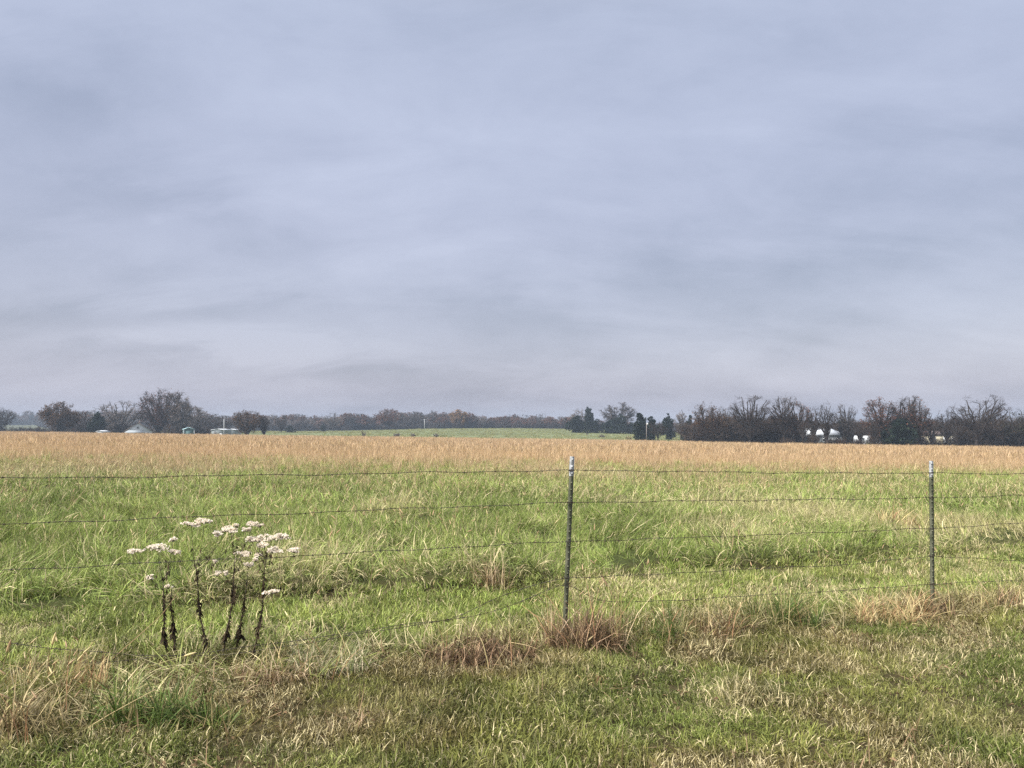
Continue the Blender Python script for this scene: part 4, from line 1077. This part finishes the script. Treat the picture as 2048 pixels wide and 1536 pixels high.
clump('grass_tuft', 1560, 1240, 130, 84, 6.3, 'dark green bushy tuft between the two posts', 'darkgreen', n=900, lean=.45, curl=1.3, stalks=20, heads=True)
clump('grass_tuft', 1320, 1262, 130, 62, 5.9, 'deep green tuft right of the nearer post', 'darkgreen', n=500, curl=1.3, stalks=12, heads=True)
clump('dry_grass_clump', 1795, 1222, 150, 70, 6.55, 'pale bleached straw clump left of the farther post', 'straw', n=800, lean=.9, curl=1.4, stalks=26)
clump('weed_clump', 1850, 1225, 110, 52, 6.75, 'brown tangle at the foot of the farther post', 'brown', 'weed clump', n=420, lean=.7, curl=1.0, stalks=12)
clump('weed_clump', 1985, 1212, 180, 48, 7.1, 'brown matted weeds at the fence right of the farther post', 'brown', 'weed clump', n=700, lean=.6, curl=1.2, stalks=30)
clump('dry_grass_clump', 1795, 1050, 90, 44, 12.3, 'pale yellow straw tuft out in the pasture left of the farther post', 'straw', n=260, lean=.6, curl=1.0, w=.009, stalks=12, heads=True)
clump('dry_grass_clump', 60, 1468, 190, 108, 3.95, 'tall brown and straw clump in the bottom left corner', 'mixed_straw', n=800, lean=.7, curl=1.8, stalks=26, heads=True)
clump('grass_tuft', 335, 1450, 260, 92, 4.1, 'deep green long grass below the dead weeds', 'darkgreen', n=1000, lean=.5, curl=1.5, w=.005)
clump('dry_grass_clump', 110, 1385, 180, 80, 4.55, 'straw grass with seed heads under the lowest wire on the left', 'straw', n=300, lean=.35, curl=.9, stalks=26, heads=True)
clump('dry_grass_clump', 830, 1432, 190, 34, 4.25, 'flattened rusty grass patch on the verge below the brown mound', 'rust', n=520, lean=1.1, curl=.8)
clump('dry_grass_clump', 700, 1460, 120, 30, 4.02, 'small flattened rusty patch left of the larger one on the verge', 'rust', n=260, lean=1.1, curl=.8)
clump('dry_grass_clump', 1175, 1352, 110, 30, 4.85, 'flat tan grass patch in front of the nearer post', 'straw', n=260, lean=1.1, curl=.8)
clump('dry_grass_clump', 985, 1178, 70, 50, 7.55, 'brown dry clump at the edge of the tall grass behind the wires', 'rust', n=260, lean=.35, curl=.9, stalks=16)

# long bent straw stalks with seed heads
def stalk(pts, Y, label, head=True):
    q = smooth_path([P(px, py, Y) for px, py in pts], 14); base = q[0].copy(); base[2] = float(terrain(base[0], base[1]))
    e = empty('foxtail_stalk', base, label, 'grass stalk', 'long bent foxtail stalks')
    q[0, 2] = min(q[0, 2], base[2] + .01)
    b = MB(); b.tube(q - base, np.linspace(.0026, .0012, 14), 4); b.build('stem', M['seed'], e)
    if head:
        h = MB(); seed_head(h, q[-1]-base, q[-1]-q[-2], .085, .0085, 6); h.build('seed_head', M['seed'], e)
stalk([(158,1466),(220,1428),(312,1378)], 3.95, 'long straw stalk lying across the green grass below the dead weeds', False)
stalk([(250,1352),(300,1332),(368,1312)], 4.85, 'straw stalk with a pale head crossing the lowest wire below the dead weeds')
stalk([(200,1340),(290,1260),(330,1225),(360,1175)], 5.0, 'long thin straw stalk leaning right in front of the leftmost dead weed', False)
stalk([(95,1345),(98,1310),(104,1290)], 4.6, 'short upright foxtail left of the dead weeds')
stalk([(6,1345),(8,1325),(14,1305)], 4.55, 'upright foxtail cut close to the left picture border')
stalk([(1262,1262),(1240,1215),(1215,1172)], 5.9, 'foxtail stalk leaning left beside the nearer post')
stalk([(1008,1282),(1062,1292),(1090,1306),(1125,1345)], 5.2, 'arching pale stalk falling over the brown mound', False)
stalk([(905,1262),(935,1300),(965,1340)], 5.1, 'pale straight stalk lying against the brown mound', False)

# ------------------------------------------------------------------ sky, light, air, camera
w = bpy.data.worlds.new('World'); S.world = w; w.use_nodes = True
N, L = w.node_tree.nodes, w.node_tree.links
N.clear()
SUN_EL, SUN_AZ = R(46), R(232)
out = N.new('ShaderNodeOutputWorld'); bg = N.new('ShaderNodeBackground'); bg.inputs['Strength'].default_value = .1
sky = N.new('ShaderNodeTexSky'); sky.sky_type = 'NISHITA'; sky.sun_disc = False; sky.sun_elevation = SUN_EL; sky.sun_rotation = SUN_AZ; sky.air_density = 1.5; sky.dust_density = 3
tc = N.new('ShaderNodeTexCoord'); sep = N.new('ShaderNodeSeparateXYZ'); L.new(tc.outputs['Generated'], sep.inputs[0])
def mth(op, a, b=None, c=None, clamp=False):
    n = N.new('ShaderNodeMath'); n.operation = op; n.use_clamp = clamp
    for i, x in enumerate((a, b, c)):
        if x is None: continue
        if isinstance(x, (int, float)): n.inputs[i].default_value = x
        else: L.new(x, n.inputs[i])
    return n.outputs[0]
def ramp(fac, els):
    r_ = N.new('ShaderNodeValToRGB'); cr = r_.color_ramp
    while len(cr.elements) < len(els): cr.elements.new(.5)
    for el, (p, c) in zip(cr.elements, els): el.position = p; el.color = (*c, 1)
    L.new(fac, r_.inputs[0]); return r_.outputs[0]
def mixn(f, a, b, mode='MIX'):
    n = N.new('ShaderNodeMix'); n.data_type = 'RGBA'; n.blend_type = mode; n.clamp_result = False
    for s, x in (('Factor', f), ('A', a), ('B', b)):
        if isinstance(x, (int, float)): n.inputs[s].default_value = x
        elif isinstance(x, tuple): n.inputs[s].default_value = (*x, 1)
        else: L.new(x, n.inputs[s])
    return n.outputs['Result']
zc = mth('MAXIMUM', sep.outputs['Z'], 0.0)
# a cloud deck overhead: project the direction on a level sheet
den = mth('ADD', zc, .40)
cv = N.new('ShaderNodeCombineXYZ'); L.new(mth('DIVIDE', sep.outputs['X'], den), cv.inputs[0]); L.new(mth('DIVIDE', sep.outputs['Y'], den), cv.inputs[1])
def noise(scale, detail, dist, off, rough=.5, sx=1.0, sy=1.0, rot=0.0):
    mp = N.new('ShaderNodeMapping'); mp.inputs['Location'].default_value = off; mp.inputs['Scale'].default_value = (sx, sy, 1); mp.inputs['Rotation'].default_value = (0, 0, rot)
    L.new(cv.outputs[0], mp.inputs[0])
    n = N.new('ShaderNodeTexNoise'); n.inputs['Scale'].default_value = scale; n.inputs['Detail'].default_value = detail; n.inputs['Distortion'].default_value = dist; n.inputs['Roughness'].default_value = rough
    L.new(mp.outputs[0], n.inputs['Vector']); return n.outputs['Fac']
n1 = noise(1.5, 5, .25, (3.1, 1.7, 0), .5, .9, 1.0, .4)
n2 = noise(4.2, 7, .4, (7.3, 4.2, 0), .58, .6, 1.3, .0)
n3 = noise(9.0, 4, .3, (1.3, 9.2, 0), .6)
el = ramp(zc, [(0, (.268,.28,.352)), (.05, (.292,.298,.378)), (.13, (.276,.288,.375)), (.25, (.284,.298,.388)), (.48, (.302,.328,.418)), (.7, (.30,.31,.34))])
f = mth('ADD', mth('ADD', mth('MULTIPLY', n1, .52), mth('MULTIPLY', n2, .38)), mth('MULTIPLY', n3, .10))
# a few broad cloud banks and one pale break, placed by compass direction and height
ay = mth('MAXIMUM', sep.outputs['Y'], .05)
U = mth('DIVIDE', sep.outputs['X'], ay); Ve = mth('DIVIDE', sep.outputs['Z'], ay)
Un = mth('ADD', U, mth('MULTIPLY', mth('SUBTRACT', n2, .5), .35)); Vn = mth('ADD', Ve, mth('MULTIPLY', mth('SUBTRACT', n2, .5), .10))
for u0, v0, su, sv, slope, amt in ((-.36, .112, .22, .020, -.05, .20), (-.50, .150, .36, .026, .04, -.10), (.02, .150, .14, .030, -.1, -.05), (.42, .215, .30, .028, .15, -.065), (-.50, .30, .16, .030, -.35, -.05), (-.60, .40, .16, .03, -.4, -.03), (.10, .34, .40, .08, .0, .03), (.55, .19, .10, .02, .1, .03)):
    du = mth('SUBTRACT', Un, u0)
    e_ = mth('ADD', mth('POWER', mth('ABSOLUTE', mth('DIVIDE', du, su)), 2.0), mth('POWER', mth('ABSOLUTE', mth('DIVIDE', mth('SUBTRACT', mth('SUBTRACT', Vn, v0), mth('MULTIPLY', du, slope)), sv)), 2.0))
    f = mth('ADD', f, mth('MULTIPLY', mth('EXPONENT', mth('MULTIPLY', e_, -1.0)), amt))
gain = ramp(f, [(.36, (.74,.755,.785)), (.5, (.975,.975,.98)), (.64, (1.16,1.155,1.13))])
cl = mixn(1.0, el, gain, 'MULTIPLY')
# an overcast sky grows brighter overhead
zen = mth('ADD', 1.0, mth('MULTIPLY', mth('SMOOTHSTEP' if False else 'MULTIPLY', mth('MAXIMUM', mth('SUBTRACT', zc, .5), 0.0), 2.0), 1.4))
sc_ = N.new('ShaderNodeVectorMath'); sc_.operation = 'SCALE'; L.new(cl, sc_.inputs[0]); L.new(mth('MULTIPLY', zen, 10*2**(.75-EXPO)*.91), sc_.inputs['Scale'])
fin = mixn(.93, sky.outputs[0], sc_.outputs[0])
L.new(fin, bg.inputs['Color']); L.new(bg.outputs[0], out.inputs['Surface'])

sl = bpy.data.lights.new('sun', 'SUN'); sl.energy = 1.5; sl.angle = R(18); sl.color = (1, .96, .89)
so = bpy.data.objects.new('sun', sl); link(so)
# sun direction to match the sky: azimuth measured from +Y towards +X
dx, dy, dz = math.sin(SUN_AZ)*math.cos(SUN_EL), math.cos(SUN_AZ)*math.cos(SUN_EL), math.sin(SUN_EL)
from mathutils import Vector
so.rotation_euler = Vector((dx, dy, dz)).to_track_quat('Z', 'Y').to_euler()

HAZE = True
if HAZE:
    b = MB(); b.box((0, 460, -1.0), (1900, 1120, 36))
    m, nt, N2, L2 = new_mat('thin_haze'); m.cycles.volume_sampling = 'DISTANCE'; m.cycles.homogeneous_volume = True
    o2 = N2.new('ShaderNodeOutputMaterial'); pv = N2.new('ShaderNodeVolumePrincipled')
    pv.inputs['Color'].default_value = (.68,.82,1,1); pv.inputs['Density'].default_value = .00038; pv.inputs['Anisotropy'].default_value = 0
    L2.new(pv.outputs[0], o2.inputs['Volume'])
    hz = b.build('haze', m, kind='stuff'); hz['label'] = 'thin blue haze over the far fields'; hz['category'] = 'haze'

cam = bpy.data.cameras.new('camera'); co = bpy.data.objects.new('camera', cam); link(co)
co.location = (0, 0, EYE); co.rotation_euler = (R(90), 0, 0)
cam.sensor_width = 36; cam.lens = 36*F/2048; cam.shift_y = (HY-768)/2048
cam.clip_start = .05; cam.clip_end = 9000
S.camera = co

vs = S.view_settings; S.display_settings.display_device = 'sRGB'; vs.view_transform = 'Standard'; vs.look = 'None'; vs.exposure = EXPO; vs.gamma = 1; vs.use_curve_mapping = False
S.cycles.use_denoising = False; S.cycles.denoiser = 'OPENIMAGEDENOISE'; S.cycles.denoising_input_passes = 'RGB_ALBEDO_NORMAL'; S.cycles.denoising_prefilter = 'ACCURATE'
S.cycles.max_bounces = 6; S.cycles.diffuse_bounces = 3; S.cycles.glossy_bounces = 2; S.cycles.transmission_bounces = 4; S.cycles.volume_bounces = 0
S.cycles.use_adaptive_sampling = False
